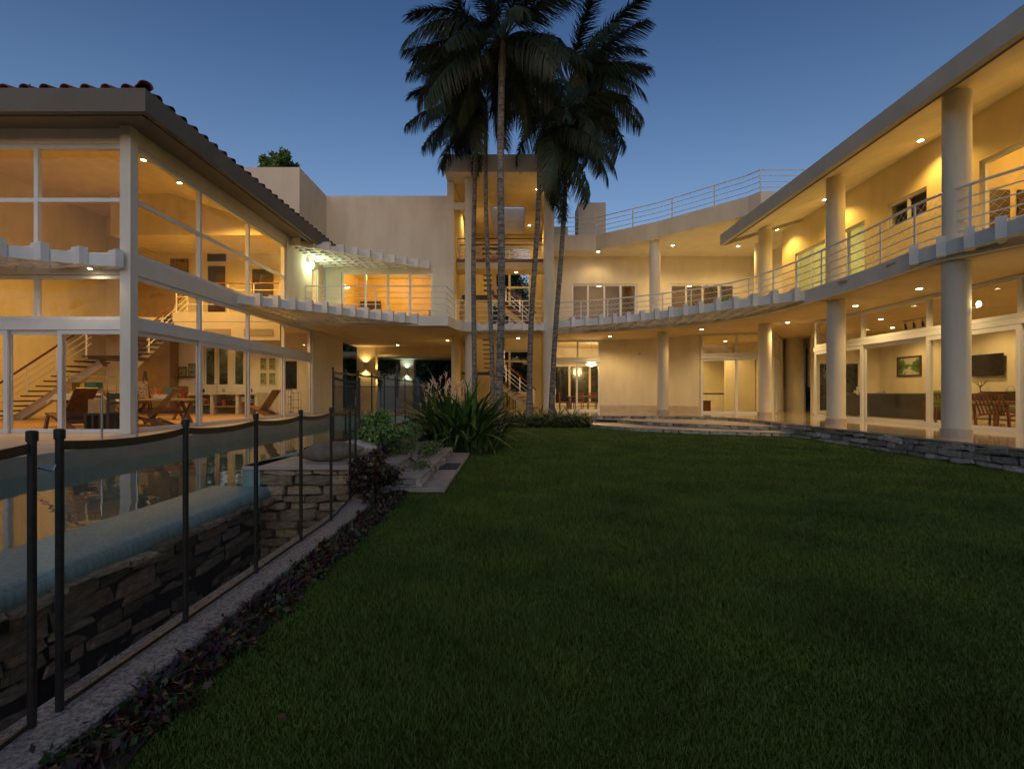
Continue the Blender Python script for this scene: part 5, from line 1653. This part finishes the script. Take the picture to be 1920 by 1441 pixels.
sconce(-2.75, 29.69, 2.85, (0, -1), 'up and down wall lamp on the right passage pier', None, 15, WARM)
sconce(-6.8, 33.19, 2.7, (0, -1), 'pale green up and down lamp on the carport pier', None, 5, (.72, 1.0, .86), True)
sconce(-7.90, 29.95, 2.4, (1, 0), 'wall lamp on the inner side of the left passage pier', None, 12, WARM)
# greenish flood lamp on the studio's end wall
fl_ = thing('flood_lamp', 'bright greenish flood lamp on the studio end wall under the eave', 'lamp', (-8.47, 21.25, 6.72))
MB().box(0, .10, -.10, .10, -.05, .10).build('bracket', 'frame_white', fl_, True)
MB().lathe(.17, 0, [(.05, -.22), (.075, -.12), (.075, -.04), (.03, .0)], 16).build('bulb', 'bulb_cool', fl_, True, True)
point_light(fl_, (.28, 0, -.14), 13, (.86, 1.0, .5), .08)
# stair tower lamps
for (x, y, z) in ((1.2, 24.2, 10.94), (1.0, 29.4, 10.94), (-2.2, 27.4, 10.94), (.2, 25.0, 7.21)):
    downlight(x, y, z, 'downlight in the stair tower ceiling', 'stair tower downlights', 62, (1.0, .62, .18))
# glass globe on the terrace column
gl_ = thing('globe_lamp', 'small white globe lamp on the side of the near terrace column', 'lamp', (9.35, 10.38, 3.1))
MB().lathe(.06, -.06, [(.015, -.06), (.04, -.03), (.042, .015), (.02, .05)], 14).build('globe', 'lamp_glow', gl_, True, True)
MB().tube([(-.02, .04, -.05), (.05, -.04, -.08)], .015, 6).build('arm', 'steel', gl_, True)
dt = thing('smoke_alarm', 'small grey sensor on the curved terrace wall', 'sensor', (6.35, 25.46, 3.25))
MB().lathe(0, 0, [(.03, -.04), (.06, 0), (.05, .04)], 14).build('body', 'vent_grey', dt, True)
# =================================================================== furniture
def slat_armchair(label, loc, rz, cushion=True):
    t = thing('armchair', label, 'chair', loc, rz)
    # local: sitter faces +y
    seat = MB(); seat.beam((-.32, -.30, .34), (-.32, .34, .42), .04, .06); seat.beam((.32, -.30, .34), (.32, .34, .42), .04, .06)
    seat.build('seat_frame', 'wood_red', t, True)
    for k in range(8):
        x = -.30 + k * .6 / 7
        MB().beam((x, -.28, .36), (x, -.52, .86), .035, .02).build('back_slat', 'wood_red', t, True)
    MB().beam((-.36, -.53, .87), (.36, -.53, .87), .04, .05).build('top_rail', 'wood_red', t, True)
    MB().beam((-.36, -.40, .60), (.36, -.40, .60), .03, .03).build('back_rail', 'wood_red', t, True)
    for sx in (-.36, .36):
        MB().beam((sx, .34, 0), (sx, .32, .60), .05, .05).build('leg', 'wood_red', t, True)
        MB().beam((sx, -.34, 0), (sx, -.42, .62), .05, .05).build('leg', 'wood_red', t, True)
        MB().beam((sx, .42, .62), (sx, -.48, .62), .06, .03).build('arm', 'wood_red', t, True)
    if cushion:
        MB().box(-.30, .30, -.26, .36, .42, .54).build('seat_cushion', 'green_fabric', t, True, bevel=.03)
        c = MB().box(-.29, .29, -.06, .07, 0, .52).build('back_cushion', 'green_fabric', t, True, bevel=.03, world=Matrix.Translation((0, -.30, .50)) @ Matrix.Rotation(R(24), 4, 'X'))
    return t
F = FL + .001
slat_armchair('slatted red wood armchair with a green cushion behind the grey sofa end', (12.7, 15.0, F), R(-60))
slat_armchair('slatted red wood armchair with its back to the terrace glass', (12.35, 12.9, F), R(-75), False)
slat_armchair('green cushioned armchair half hidden by the near terrace column', (13.9, 14.3, F), R(60))

so = thing('sofa', 'long charcoal grey sofa with its back to the terrace', 'sofa', (13.0, 18.1, F))
MB().box(-.05, .15, -2.1, 2.1, .06, .90).build('backrest', 'grey_fabric', so, True, bevel=.03)
MB().box(.16, 1.0, -2.1, 2.1, .06, .44).build('seat', 'grey_fabric', so, True, bevel=.03)
MB().box(.17, .98, -2.12, -1.9, .45, .64).build('arm', 'grey_fabric', so, True, bevel=.03)
MB().box(.17, .98, 1.9, 2.12, .45, .64).build('arm', 'grey_fabric', so, True, bevel=.03)
for sx in (.0, .9):
    for sy in (-2.0, 2.0): MB().box(sx, sx + .06, sy - .03, sy + .03, 0, .06).build('leg', 'wood_dark', so, True)
for i, (y, a) in enumerate(((1.55, 8), (.3, -12))):
    mb = MB(); n = 10
    mb.lathe(0, 0, [(.02, -.06), (.24, -.05), (.31, 0), (.24, .05), (.02, .06)], 4)
    o = mb.build('cushion', 'cream_fabric', None, world=Matrix.Translation((13.32, 18.1 + y, F + .78)) @ Matrix.Rotation(R(a), 4, 'X') @ Matrix.Rotation(R(70), 4, 'Y') @ Matrix.Rotation(R(45), 4, 'Z'), smooth=True)
    tag(o, 'cream cushion leaning on the grey sofa back' if i else 'cream cushion at the far end of the grey sofa', 'cushion')

def framed(name, label, cat, loc, rz, w, h, m, frame='wood_dark', fw=.05, d=.04):
    t = thing(name, label, cat, loc, rz)      # hangs on a wall, looks along local -y
    MB().box(-w / 2, w / 2, -d * .6, 0, -h / 2, h / 2).build('canvas', m, t, True)
    MB().box(-w / 2 - fw, w / 2 + fw, -d, 0, h / 2, h / 2 + fw).box(-w / 2 - fw, w / 2 + fw, -d, 0, -h / 2 - fw, -h / 2).box(-w / 2 - fw, -w / 2, -d, 0, -h / 2, h / 2).box(w / 2, w / 2 + fw, -d, 0, -h / 2, h / 2).build('frame', frame, t, True)
    return t
framed('painting', 'dark framed landscape painting of a track between green trees', 'painting', (16.99, 21.9, 2.45), R(-90), 1.2, .72, 'canvas_landscape', fw=.07)
tv = thing('television', 'large black flat television on the living room wall', 'television', (16.99, 18.25, 2.3))
MB().box(-.08, -.005, -.3, .3, -.2, .2).build('wall_mount', 'black_plastic', tv, True)
MB().box(-.13, -.081, -.66, .66, -.39, .39).build('bezel', 'black_plastic', tv, True, bevel=.008)
MB().box(-.133, -.1305, -.635, .635, -.36, .37).build('screen', 'black_plastic', tv, True)
cs = thing('media_console', 'floating dark media shelf below the television', 'shelf', (16.98, 17.9, 1.05))
MB().box(-.45, 0, -1.5, 1.5, 0, .24).build('top_shelf', 'wood_dark', cs, True)
MB().box(-.42, 0, -1.3, 1.0, -.62, -.52).build('lower_shelf', 'vent_grey', cs, True)
MB().box(-.40, -.02, -.7, .2, .245, .31).build('media_box', 'black_plastic', cs, True)
br = thing('branch_ornament', 'bare branching ornament on the media shelf', 'ornament', (16.75, 18.3, 1.295))
mb = MB(); r = random.Random(4)
mb.tube([(0, 0, 0), (0, .02, .22)], [.02, .014], 6)
for k in range(9):
    a = k * .7; e = (.25 * math.cos(a) * .3, .32 * math.sin(a), .42 + .1 * r.random())
    mb.tube([(0, .02, .2), (e[0] * .5, e[1] * .5, .34), e], [.01, .007, .003], 5)
mb.build('branches', 'wood_dark', br, True); MB().lathe(0, 0, [(.1, 0), (.08, .03)], 12).build('base', 'wood_dark', br, True)
bs = thing('wire_basket', 'small dark wire basket on the end of the media shelf', 'basket', (16.75, 17.2, 1.295))
mb = MB()
for zz in (.01, .1): mb.tube([(.1 * math.cos(a), .16 * math.sin(a), zz) for a in [k * .524 for k in range(13)]], .006, 5)
for k in range(12): mb.tube([(.1 * math.cos(k * .524), .16 * math.sin(k * .524), .01), (.1 * math.cos(k * .524), .16 * math.sin(k * .524), .1)], .004, 4)
mb.tube([(0, -.15, .1), (0, -.08, .24), (0, .08, .24), (0, .15, .1)], .006, 5); mb.build('wires', 'wood_dark', bs, True)
MB().lathe(0, 0, [(.09, 0), (.09, .012)], 12).build('base', 'wood_dark', bs, True)
sh_ = thing('phone_set', 'black telephone and gear on the lower media shelf', 'telephone', (16.75, 17.6, .532))
MB().box(-.1, .1, -.12, .12, 0, .05).build('base', 'black_plastic', sh_, True); MB().beam((-.02, -.06, .05), (.04, -.06, .24), .06, .03).build('handset', 'black_plastic', sh_, True)
MB().beam((-.02, .14, .0), (.04, .16, .26), .05, .06).build('charging_stand', 'black_plastic', sh_, True)
tk = thing('track_light', 'ceiling track with three dark spot heads in the living room', 'lamp', (14.6, 18.6, 3.99))
MB().box(-.02, .02, -.55, .55, -.05, 0).build('track', 'sconce_metal', tk, True)
for y in (-.4, 0, .4):
    MB().tube([(0, y, -.05), (0, y, -.14)], .008, 5).build('stem', 'black_plastic', tk, True)
    mb = MB(); mb.tube([(-.03, y - .02, -.13), (.06, y + .05, -.30)], [.03, .05], 10); mb.build('spot_head', 'black_plastic', tk, True)

# dining room
def side_chair(label, loc, rz, m='wood_red', h=.95, seat=.46, group=None, name='dining_chair'):
    t = thing(name, label, 'chair', loc, rz, group)
    MB().box(-.22, .22, -.22, .22, seat - .05, seat).build('seat', m, t, True)
    for sx in (-.2, .2):
        MB().box(sx - .02, sx + .02, .18, .22, 0, seat - .05).build('leg', m, t, True)
        MB().box(sx - .02, sx + .02, -.22, -.18, 0, h).build('leg', m, t, True)
    for z in (seat + .2, seat + .32, h - .06):
        MB().box(-.18, .18, -.21, -.185, z - .03, z + .03).build('back_rail', m, t, True)
    return t
dt_ = thing('dining_table', 'dark red wooden dining table behind the terrace door', 'table', (4.0, 27.4, F))
MB().box(-1.0, 1.0, -.55, .55, .70, .75).build('top', 'wood_red', dt_, True, bevel=.01)
for sx in (-.9, .9):
    for sy in (-.45, .45): MB().box(sx - .04, sx + .04, sy - .04, sy + .04, 0, .70).build('leg', 'wood_red', dt_, True)
side_chair('red wooden dining chair on the window side of the table', (4.15, 26.62, F), R(0))
side_chair('red wooden dining chair nearest the left door frame on the window side of the table', (3.45, 26.6, F), R(6))
side_chair('red wooden dining chair at the left end of the dining table', (2.75, 27.4, F), R(-90))
side_chair('red wooden dining chair at the right end of the dining table', (5.2, 27.45, F), R(85))
side_chair('dark bar stool chair below the stair tower window', (-.55, 30.4, F), R(150), 'wood_dark', 1.15, .72, None, 'bar_stool')
side_chair('dark bar stool beside the other one under the stair', (-.05, 30.5, F), R(200), 'wood_dark', 1.15, .72, None, 'bar_stool')
# kitchen
kc = thing('kitchen_counter', 'pale kitchen counter with a dark worktop', 'counter', (10.6, 28.4, F))
MB().box(-1.4, 1.4, -.3, .3, 0, .86).build('cabinet', 'cabinet_white', kc, True); MB().box(-1.45, 1.45, -.34, .34, .861, .91).build('worktop', 'black_plastic', kc, True)
for k in range(4):
    MB().box(-1.36 + k * .69, -.72 + k * .69, -.315, -.301, .1, .8).build('cabinet_door', 'cabinet_white', kc, True)
ks = thing('kitchen_stool', 'low brown wooden block stool near the kitchen glass', 'stool', (9.2, 24.4, F))
MB().box(-.2, .2, -.2, .2, .0, .5).build('body', 'wood_red', ks, True, bevel=.01); MB().box(-.21, .21, -.21, .21, .501, .55).build('seat', 'wood_dark', ks, True, bevel=.01)
# left upper room
sb = thing('sideboard', 'red brown sideboard behind the left balcony window', 'sideboard', (-5.6, 26.9, SL1))
MB().box(-1.4, 1.4, -.25, .25, .08, .85).build('body', 'wood_red', sb, True)
for k in range(4): MB().box(-1.36 + k * .7, -.72 + k * .7, -.27, -.251, .12, .8).build('door', 'wood_red', sb, True)
for sx in (-1.3, 1.3): MB().box(sx - .04, sx + .04, -.2, .2, 0, .08).build('leg', 'wood_dark', sb, True)
side_chair('dark wooden chair by the right end of the balcony window', (-4.1, 24.6, SL1 + .001), R(120), 'wood_dark')

# ---------- studio contents
def lounge(label, loc, rz):
    """low chair of two crossed planks"""
    t = thing('plank_chair', label, 'chair', loc, rz)
    MB().beam((0, .62, .40), (0, -.25, .16), .52, .035).build('seat', 'wood_brown', t, True)
    MB().beam((0, .05, .20), (0, -.55, 1.02), .50, .035).build('backrest', 'wood_brown', t, True)
    for sx in (-.24, .24):
        MB().beam((sx, .50, .37), (sx, .62, 0), .05, .08).build('leg', 'wood_brown', t, True)
        MB().beam((sx, -.06, .22), (sx, -.52, 0), .05, .09).build('leg', 'wood_brown', t, True)
        MB().beam((sx, .36, .34), (sx, -.30, .04), .04, .07).build('side_rail', 'wood_brown', t, True)
    return t
S0 = FL + .007
lounge('low brown plank chair behind the front studio glass', (-10.9, 12.7, S0), R(70))
lounge('low brown plank chair by the work table next to the pool side glass', (-9.35, 13.3, S0), R(110))
lounge('low brown plank chair at the back of the studio near the white trolley', (-9.5, 19.6, S0), R(80))
def trestle(label, loc, rz, L, W, m='wood_pale', h=.74):
    t = thing('work_table', label, 'table', loc, rz)
    MB().box(-L / 2, L / 2, -W / 2, W / 2, h - .06, h).build('top', m, t, True, bevel=.006)
    for sx in (-L * .32, L * .32):
        for a in (-1, 1):
            MB().beam((sx + a * .02, -W * .42 * a, 0), (sx + a * .02, W * .36 * a, h - .06), .05, .10).build('leg', 'wood_red', t, True)
        MB().beam((sx, -W * .35, h - .10), (sx, W * .35, h - .10), .08, .06).build('cross_rail', 'wood_red', t, True)
    MB().beam((-L * .32, 0, .36), (L * .32, 0, .36), .05, .08).build('stretcher', 'wood_red', t, True)
    return t
trestle('wooden work table on crossed legs seen through the pool side glass', (-10.0, 14.7, S0), R(10), 1.9, .9)
trestle('covered trestle table behind the studio corner pillar', (-11.6, 14.1, S0), R(-5), 1.4, .9, 'wood_brown', .84)
tc = thing('drop_cloth', 'cream cloth thrown over the covered trestle table', 'cloth', (-11.6, 14.1, S0 + .845))
mb = MB(); n = 14; V = []; Fc = []
for i in range(n + 1):
    for j in range(n + 1):
        x, y = -.9 + 1.8 * i / n, -.6 + 1.2 * j / n
        dz = -max(0, abs(x) - .70) * .9 - max(0, abs(y) - .45) * .9
        V.append((x * (1 if abs(x) < .7 else .9), y * (1 if abs(y) < .45 else .86), .008 + dz + .015 * math.sin(9 * x) * math.cos(8 * y) + (.015 if dz == 0 else 0)))
for i in range(n):
    for j in range(n):
        a = i * (n + 1) + j; Fc.append((a, a + 1, a + n + 2, a + n + 1))
link('fabric', np_mesh('fabric', V, Fc, 'cream_fabric', True), tc, None, True)
# clutter on the work table
def jar(label, loc, m, r=.04, h=.12, name='paint_jar', brushes=0, group=None):
    t = thing(name, label, 'jar', loc, 0, group)
    MB().lathe(0, 0, [(r * .9, 0), (r, .01), (r, h), (r * .8, h + .005)], 12).build('body', m, t, True, True)
    rr = random.Random(int(abs(loc[0] * 100)))
    for k in range(brushes):
        a = rr.uniform(0, 6.28); MB().tube([(0, 0, h * .5), (r * 1.6 * math.cos(a), r * 1.6 * math.sin(a), h + rr.uniform(.12, .22))], .006, 5).build('brush', 'wood_pale', t, True)
    return t
tt = S0 + .745
for i, (dx, dy, m, b) in enumerate(((-.55, .1, 'steel', 5), (-.4, .25, 'cabinet_white', 4), (-.25, -.05, 'steel', 6), (-.68, -.1, 'teal_paint', 0), (.1, .3, 'cabinet_white', 0))):
    jar(['steel pot of brushes at the left of the work table', 'white pot of brushes at the back of the work table', 'steel pot of brushes in the middle of the work table', 'teal paint jar on the work table corner', 'white paint jar at the rear of the work table'][i], (-10.0 + dx, 14.7 + dy, tt), m, .04, .13, 'brush_pot' if b else 'paint_jar', b)
bx = lambda label, loc, sz, m, rz=0, name='box': tag(MB().box(-sz[0] / 2, sz[0] / 2, -sz[1] / 2, sz[1] / 2, 0, sz[2]).build(name, m, None, bevel=.004, world=Matrix.Translation(loc) @ Matrix.Rotation(rz, 4, 'Z')), label, name.replace('_', ' ').split()[-1])
bx('yellow paint carton on the work table', (-9.55, 14.55, tt), (.12, .10, .16), 'leaf_yellow', .2, 'paint_carton')
bx('red paint carton beside the yellow one on the work table', (-9.36, 14.6, tt), (.14, .10, .18), 'red_paint', -.2, 'paint_carton')
bx('stack of white paper on the work table', (-9.85, 14.5, tt), (.42, .3, .09), 'cabinet_white', .3, 'paper_stack')
bx('pale wooden box stool behind the front studio glass', (-10.05, 12.55, S0 + .41), (.40, .36, .34), 'wood_pale', .1, 'wooden_box')
st = thing('low_bench', 'dark slatted bench under the pale wooden box', 'bench', (-10.05, 12.55, S0))
MB().box(-.3, .3, -.2, .2, .36, .405).build('seat', 'wood_dark', st, True)
for sx in (-.26, -.09, .09, .26): MB().box(sx - .03, sx + .03, -.18, .18, 0, .36).build('leg', 'wood_dark', st, True)
side_chair('black chair with a button back behind the studio corner pillar', (-9.5, 12.45, S0), R(20), 'black_leather', .92)
# easel
ez = thing('easel', 'dark tripod easel standing by the work table', 'easel', (-10.9, 15.2, S0))
MB().beam((-.25, -.1, 0), (0, 0, 1.55), .03, .03).build('leg', 'wood_dark', ez, True); MB().beam((.25, -.1, 0), (0, 0, 1.55), .03, .03).build('leg', 'wood_dark', ez, True)
MB().beam((0, .4, 0), (0, .02, 1.55), .03, .03).build('leg', 'wood_dark', ez, True); MB().beam((-.25, -.12, .75), (.25, -.12, .75), .05, .03).build('ledge', 'wood_dark', ez, True)
cv = tag(MB().box(-.2, .2, -.16, -.135, .77, 1.25).build('canvas', 'canvas_bloom', None, world=Matrix.Translation((-10.9, 15.2, S0))), 'small red and white canvas resting on the easel', 'painting')
# counter under the windows
ct = thing('studio_counter', 'long white counter with open shelves along the back studio wall', 'counter', (-12.4, 22.5, S0))
MB().box(-1.8, 1.4, -.4, .65, .84, .92).build('worktop', 'cabinet_white', ct, True)
for x in (-1.75, -.6, .5, 1.33): MB().box(x - .06, x + .06, -.36, .62, 0, .84).build('support', 'cabinet_white', ct, True)
MB().box(-1.68, -.67, -.3, .6, .38, .42).build('shelf', 'wood_pale', ct, True); MB().box(-.53, .43, -.3, .6, .30, .34).build('shelf', 'wood_pale', ct, True); MB().box(.57, 1.26, -.3, .6, .5, .54).build('shelf', 'wood_pale', ct, True)
fc = thing('tap', 'curved steel tap over the studio counter', 'tap', (-13.1, 22.75, S0 + .921))
MB().tube([(0, 0, 0), (0, 0, .3), (0, -.06, .38), (0, -.16, .38), (0, -.2, .3)], .014, 8).build('spout', 'steel', fc, True, True); MB().lathe(0, 0, [(.035, 0), (.03, .03)], 12).build('base', 'steel', fc, True)
r = random.Random(21)
names = ['cream', 'grey', 'teal', 'red', 'brown', 'white', 'black', 'green']
mats_ = ['cream_fabric', 'steel', 'teal_paint', 'red_paint', 'wood_brown', 'cabinet_white', 'black_plastic', 'leaf_bright']
k = 0
for (x0, x1, z) in ((-1.6, -.75, .42), (-.48, .38, .34), (.6, 1.2, .54)):
    for q in range(4):
        x = x0 + (x1 - x0) * (q + .5) / 4; i = r.randrange(8)
        where = {-1.6: 'left', -.48: 'middle', .6: 'right'}[x0]
        bx('%s storage box on the %s shelf of the studio counter, place %s from its support' % (names[i], where, ['first', 'second', 'third', 'last'][q]), (-12.4 + x, 22.4, S0 + z + .001), (.16, .22, r.uniform(.12, .28)), mats_[i], r.uniform(-.2, .2), 'storage_box')
for q, (x, m, lab) in enumerate(((-1.2, 'black_plastic', 'black lamp head shaped jar on the studio counter'), (-.3, 'steel', 'steel jar on the studio counter beside the tap'), (.2, 'cabinet_white', 'white jar in the middle of the studio counter'), (.9, 'red_paint', 'red jar towards the right of the studio counter'))):
    jar(lab, (-12.4 + x, 22.55, S0 + .921), m, .06, .16)
# four framed prints, and two small ones on a ledge
for (x, z, lab) in ((-11.25, 2.62, 'upper left of four framed garden prints'), (-10.85, 2.62, 'upper right of four framed garden prints'), (-11.25, 1.95, 'lower left of four framed garden prints'), (-10.85, 1.95, 'lower right of four framed garden prints')):
    framed('framed_print', lab + ' on the studio back wall', 'picture', (x, 23.19, z), 0, .27, .52, 'canvas_garden', 'cabinet_white', .03, .03)
lg = thing('picture_ledge', 'small dark ledge holding two little pictures', 'shelf', (-14.65, 23.19, 2.0))
MB().box(-.45, .45, -.12, 0, 0, .03).build('board', 'wood_dark', lg, True); MB().box(-.45, .45, -.13, -.12, 0, .06).build('lip', 'wood_dark', lg, True)
framed('small_picture', 'small garden picture on the left of the ledge', 'picture', (-14.9, 23.16, 2.28), 0, .3, .40, 'canvas_garden', 'wood_dark', .02, .03)
framed('small_picture', 'larger green picture on the right of the ledge', 'picture', (-14.4, 23.16, 2.36), 0, .42, .52, 'canvas_garden', 'wood_dark', .02, .03)
framed('portrait_painting', 'painting in green and brown hung on the upper gallery wall', 'painting', (-15.05, 23.19, 6.98), 0, .75, .75, 'canvas_portrait', 'wood_dark', .02, .04)
# trolley and wire stand near the far end
tr_ = thing('white_trolley', 'white open shelved trolley near the far studio glass', 'trolley', (-9.35, 21.0, S0))
for z in (.12, .42, .72, 1.0): MB().box(-.25, .25, -.18, .18, z, z + .03).build('shelf', 'cabinet_white', tr_, True)
for sx in (-.24, .24):
    for sy in (-.17, .17): MB().box(sx - .015, sx + .015, sy - .015, sy + .015, 0, 1.04).build('leg', 'cabinet_white', tr_, True)
bx('small red tin on top of the white trolley', (-9.35, 21.0, S0 + 1.031), (.22, .16, .08), 'red_paint', .1, 'tin')
ws = thing('wire_stand', 'black wire stand against the studio end wall', 'stand', (-8.95, 21.2, S0))
mb = MB()
for z in (.3, .62, .92): mb.tube([(-.16, -.14, z), (.16, -.14, z), (.16, .14, z), (-.16, .14, z), (-.16, -.14, z)], .006, 5)
mb.build('shelf_wires', 'black_plastic', ws, True)
for sx in (-.16, .16):
    for sy in (-.14, .14): MB().tube([(sx, sy, 0), (sx, sy, .95)], .007, 5).build('leg', 'black_plastic', ws, True)
# wire shelving with boxes under the stair
rk = thing('storage_rack', 'steel storage rack with boxes below the studio stair', 'shelf', (-13.6, 16.4, S0))
for z in (.05, .5, .95, 1.4): MB().box(-.8, .8, -.22, .22, z, z + .03).build('shelf', 'steel', rk, True)
for sx in (-.78, .78):
    for sy in (-.2, .2): MB().box(sx - .015, sx + .015, sy - .015, sy + .015, 0, 1.6).build('post', 'steel', rk, True)
for q, (x, z, m, c) in enumerate(((-.5, .081, 'teal_paint', 'teal'), (.1, .081, 'wood_brown', 'brown'), (.55, .531, 'cabinet_white', 'white'), (-.3, .531, 'black_plastic', 'black'), (.2, .981, 'teal_paint', 'blue green'), (-.55, .981, 'wood_pale', 'pale wood'))):
    bx('%s crate on the %s shelf of the storage rack under the stair' % (c, {.081: 'bottom', .531: 'middle', .981: 'upper'}[z]), (-13.6 + x, 16.4, S0 + z), (.36, .3, .26), m, 0, 'storage_crate')
# table lamp and potted plants on the balconies
fp = thing('potted_plant', 'small potted plant on the upper balcony behind the railing', 'plant', (8.6, 20.6, SL1))
MB().lathe(0, 0, [(.14, 0), (.18, .3), (.15, .3)], 16).build('pot', 'terracotta', fp, True)
tag(link('foliage', leaf_cloud([(0, 0, .5, .25, .25, .25)], 300, .07, 'leaf_bright', seed=9), fp, None, True), kind='stuff')

# more studio furniture seen through the glass
trestle('long pale table with storage below in the middle of the studio', (-12.2, 17.6, S0), R(4), 2.2, .8, 'wood_pale', .86)
for q, (x, y, m, c, hh) in enumerate(((-12.9, 17.6, 'cabinet_white', 'white', .22), (-12.3, 17.7, 'red_paint', 'red', .16), (-11.7, 17.5, 'teal_paint', 'teal', .2), (-11.4, 17.75, 'wood_brown', 'brown', .28))):
    bx('%s paint box on the long pale studio table' % c, (x, y, S0 + .861), (.26, .2, hh), m, q * .3, 'paint_box')
dl = thing('desk_lamp', 'black angled desk lamp on the studio counter', 'lamp', (-13.7, 22.5, S0 + .921))
MB().lathe(0, 0, [(.09, 0), (.09, .02)], 14).build('base', 'black_plastic', dl, True)
MB().tube([(0, 0, .02), (.06, 0, .28), (-.06, -.02, .46)], .01, 6).build('arm', 'black_plastic', dl, True)
MB().lathe(-.1, -.04, [(.11, .38), (.05, .48), (.02, .5)], 14).build('shade', 'black_plastic', dl, True)
lounge('low brown plank chair facing the covered trestle table', (-10.35, 13.75, S0), R(-60))
fp2 = thing('floor_canvas', 'brown canvas panel leaning on the studio wall below the prints', 'canvas', (-15.6, 22.9, S0))
MB().box(-.45, .45, 0, .04, 0, 1.35).build('board', 'panel_brown', fp2, True)
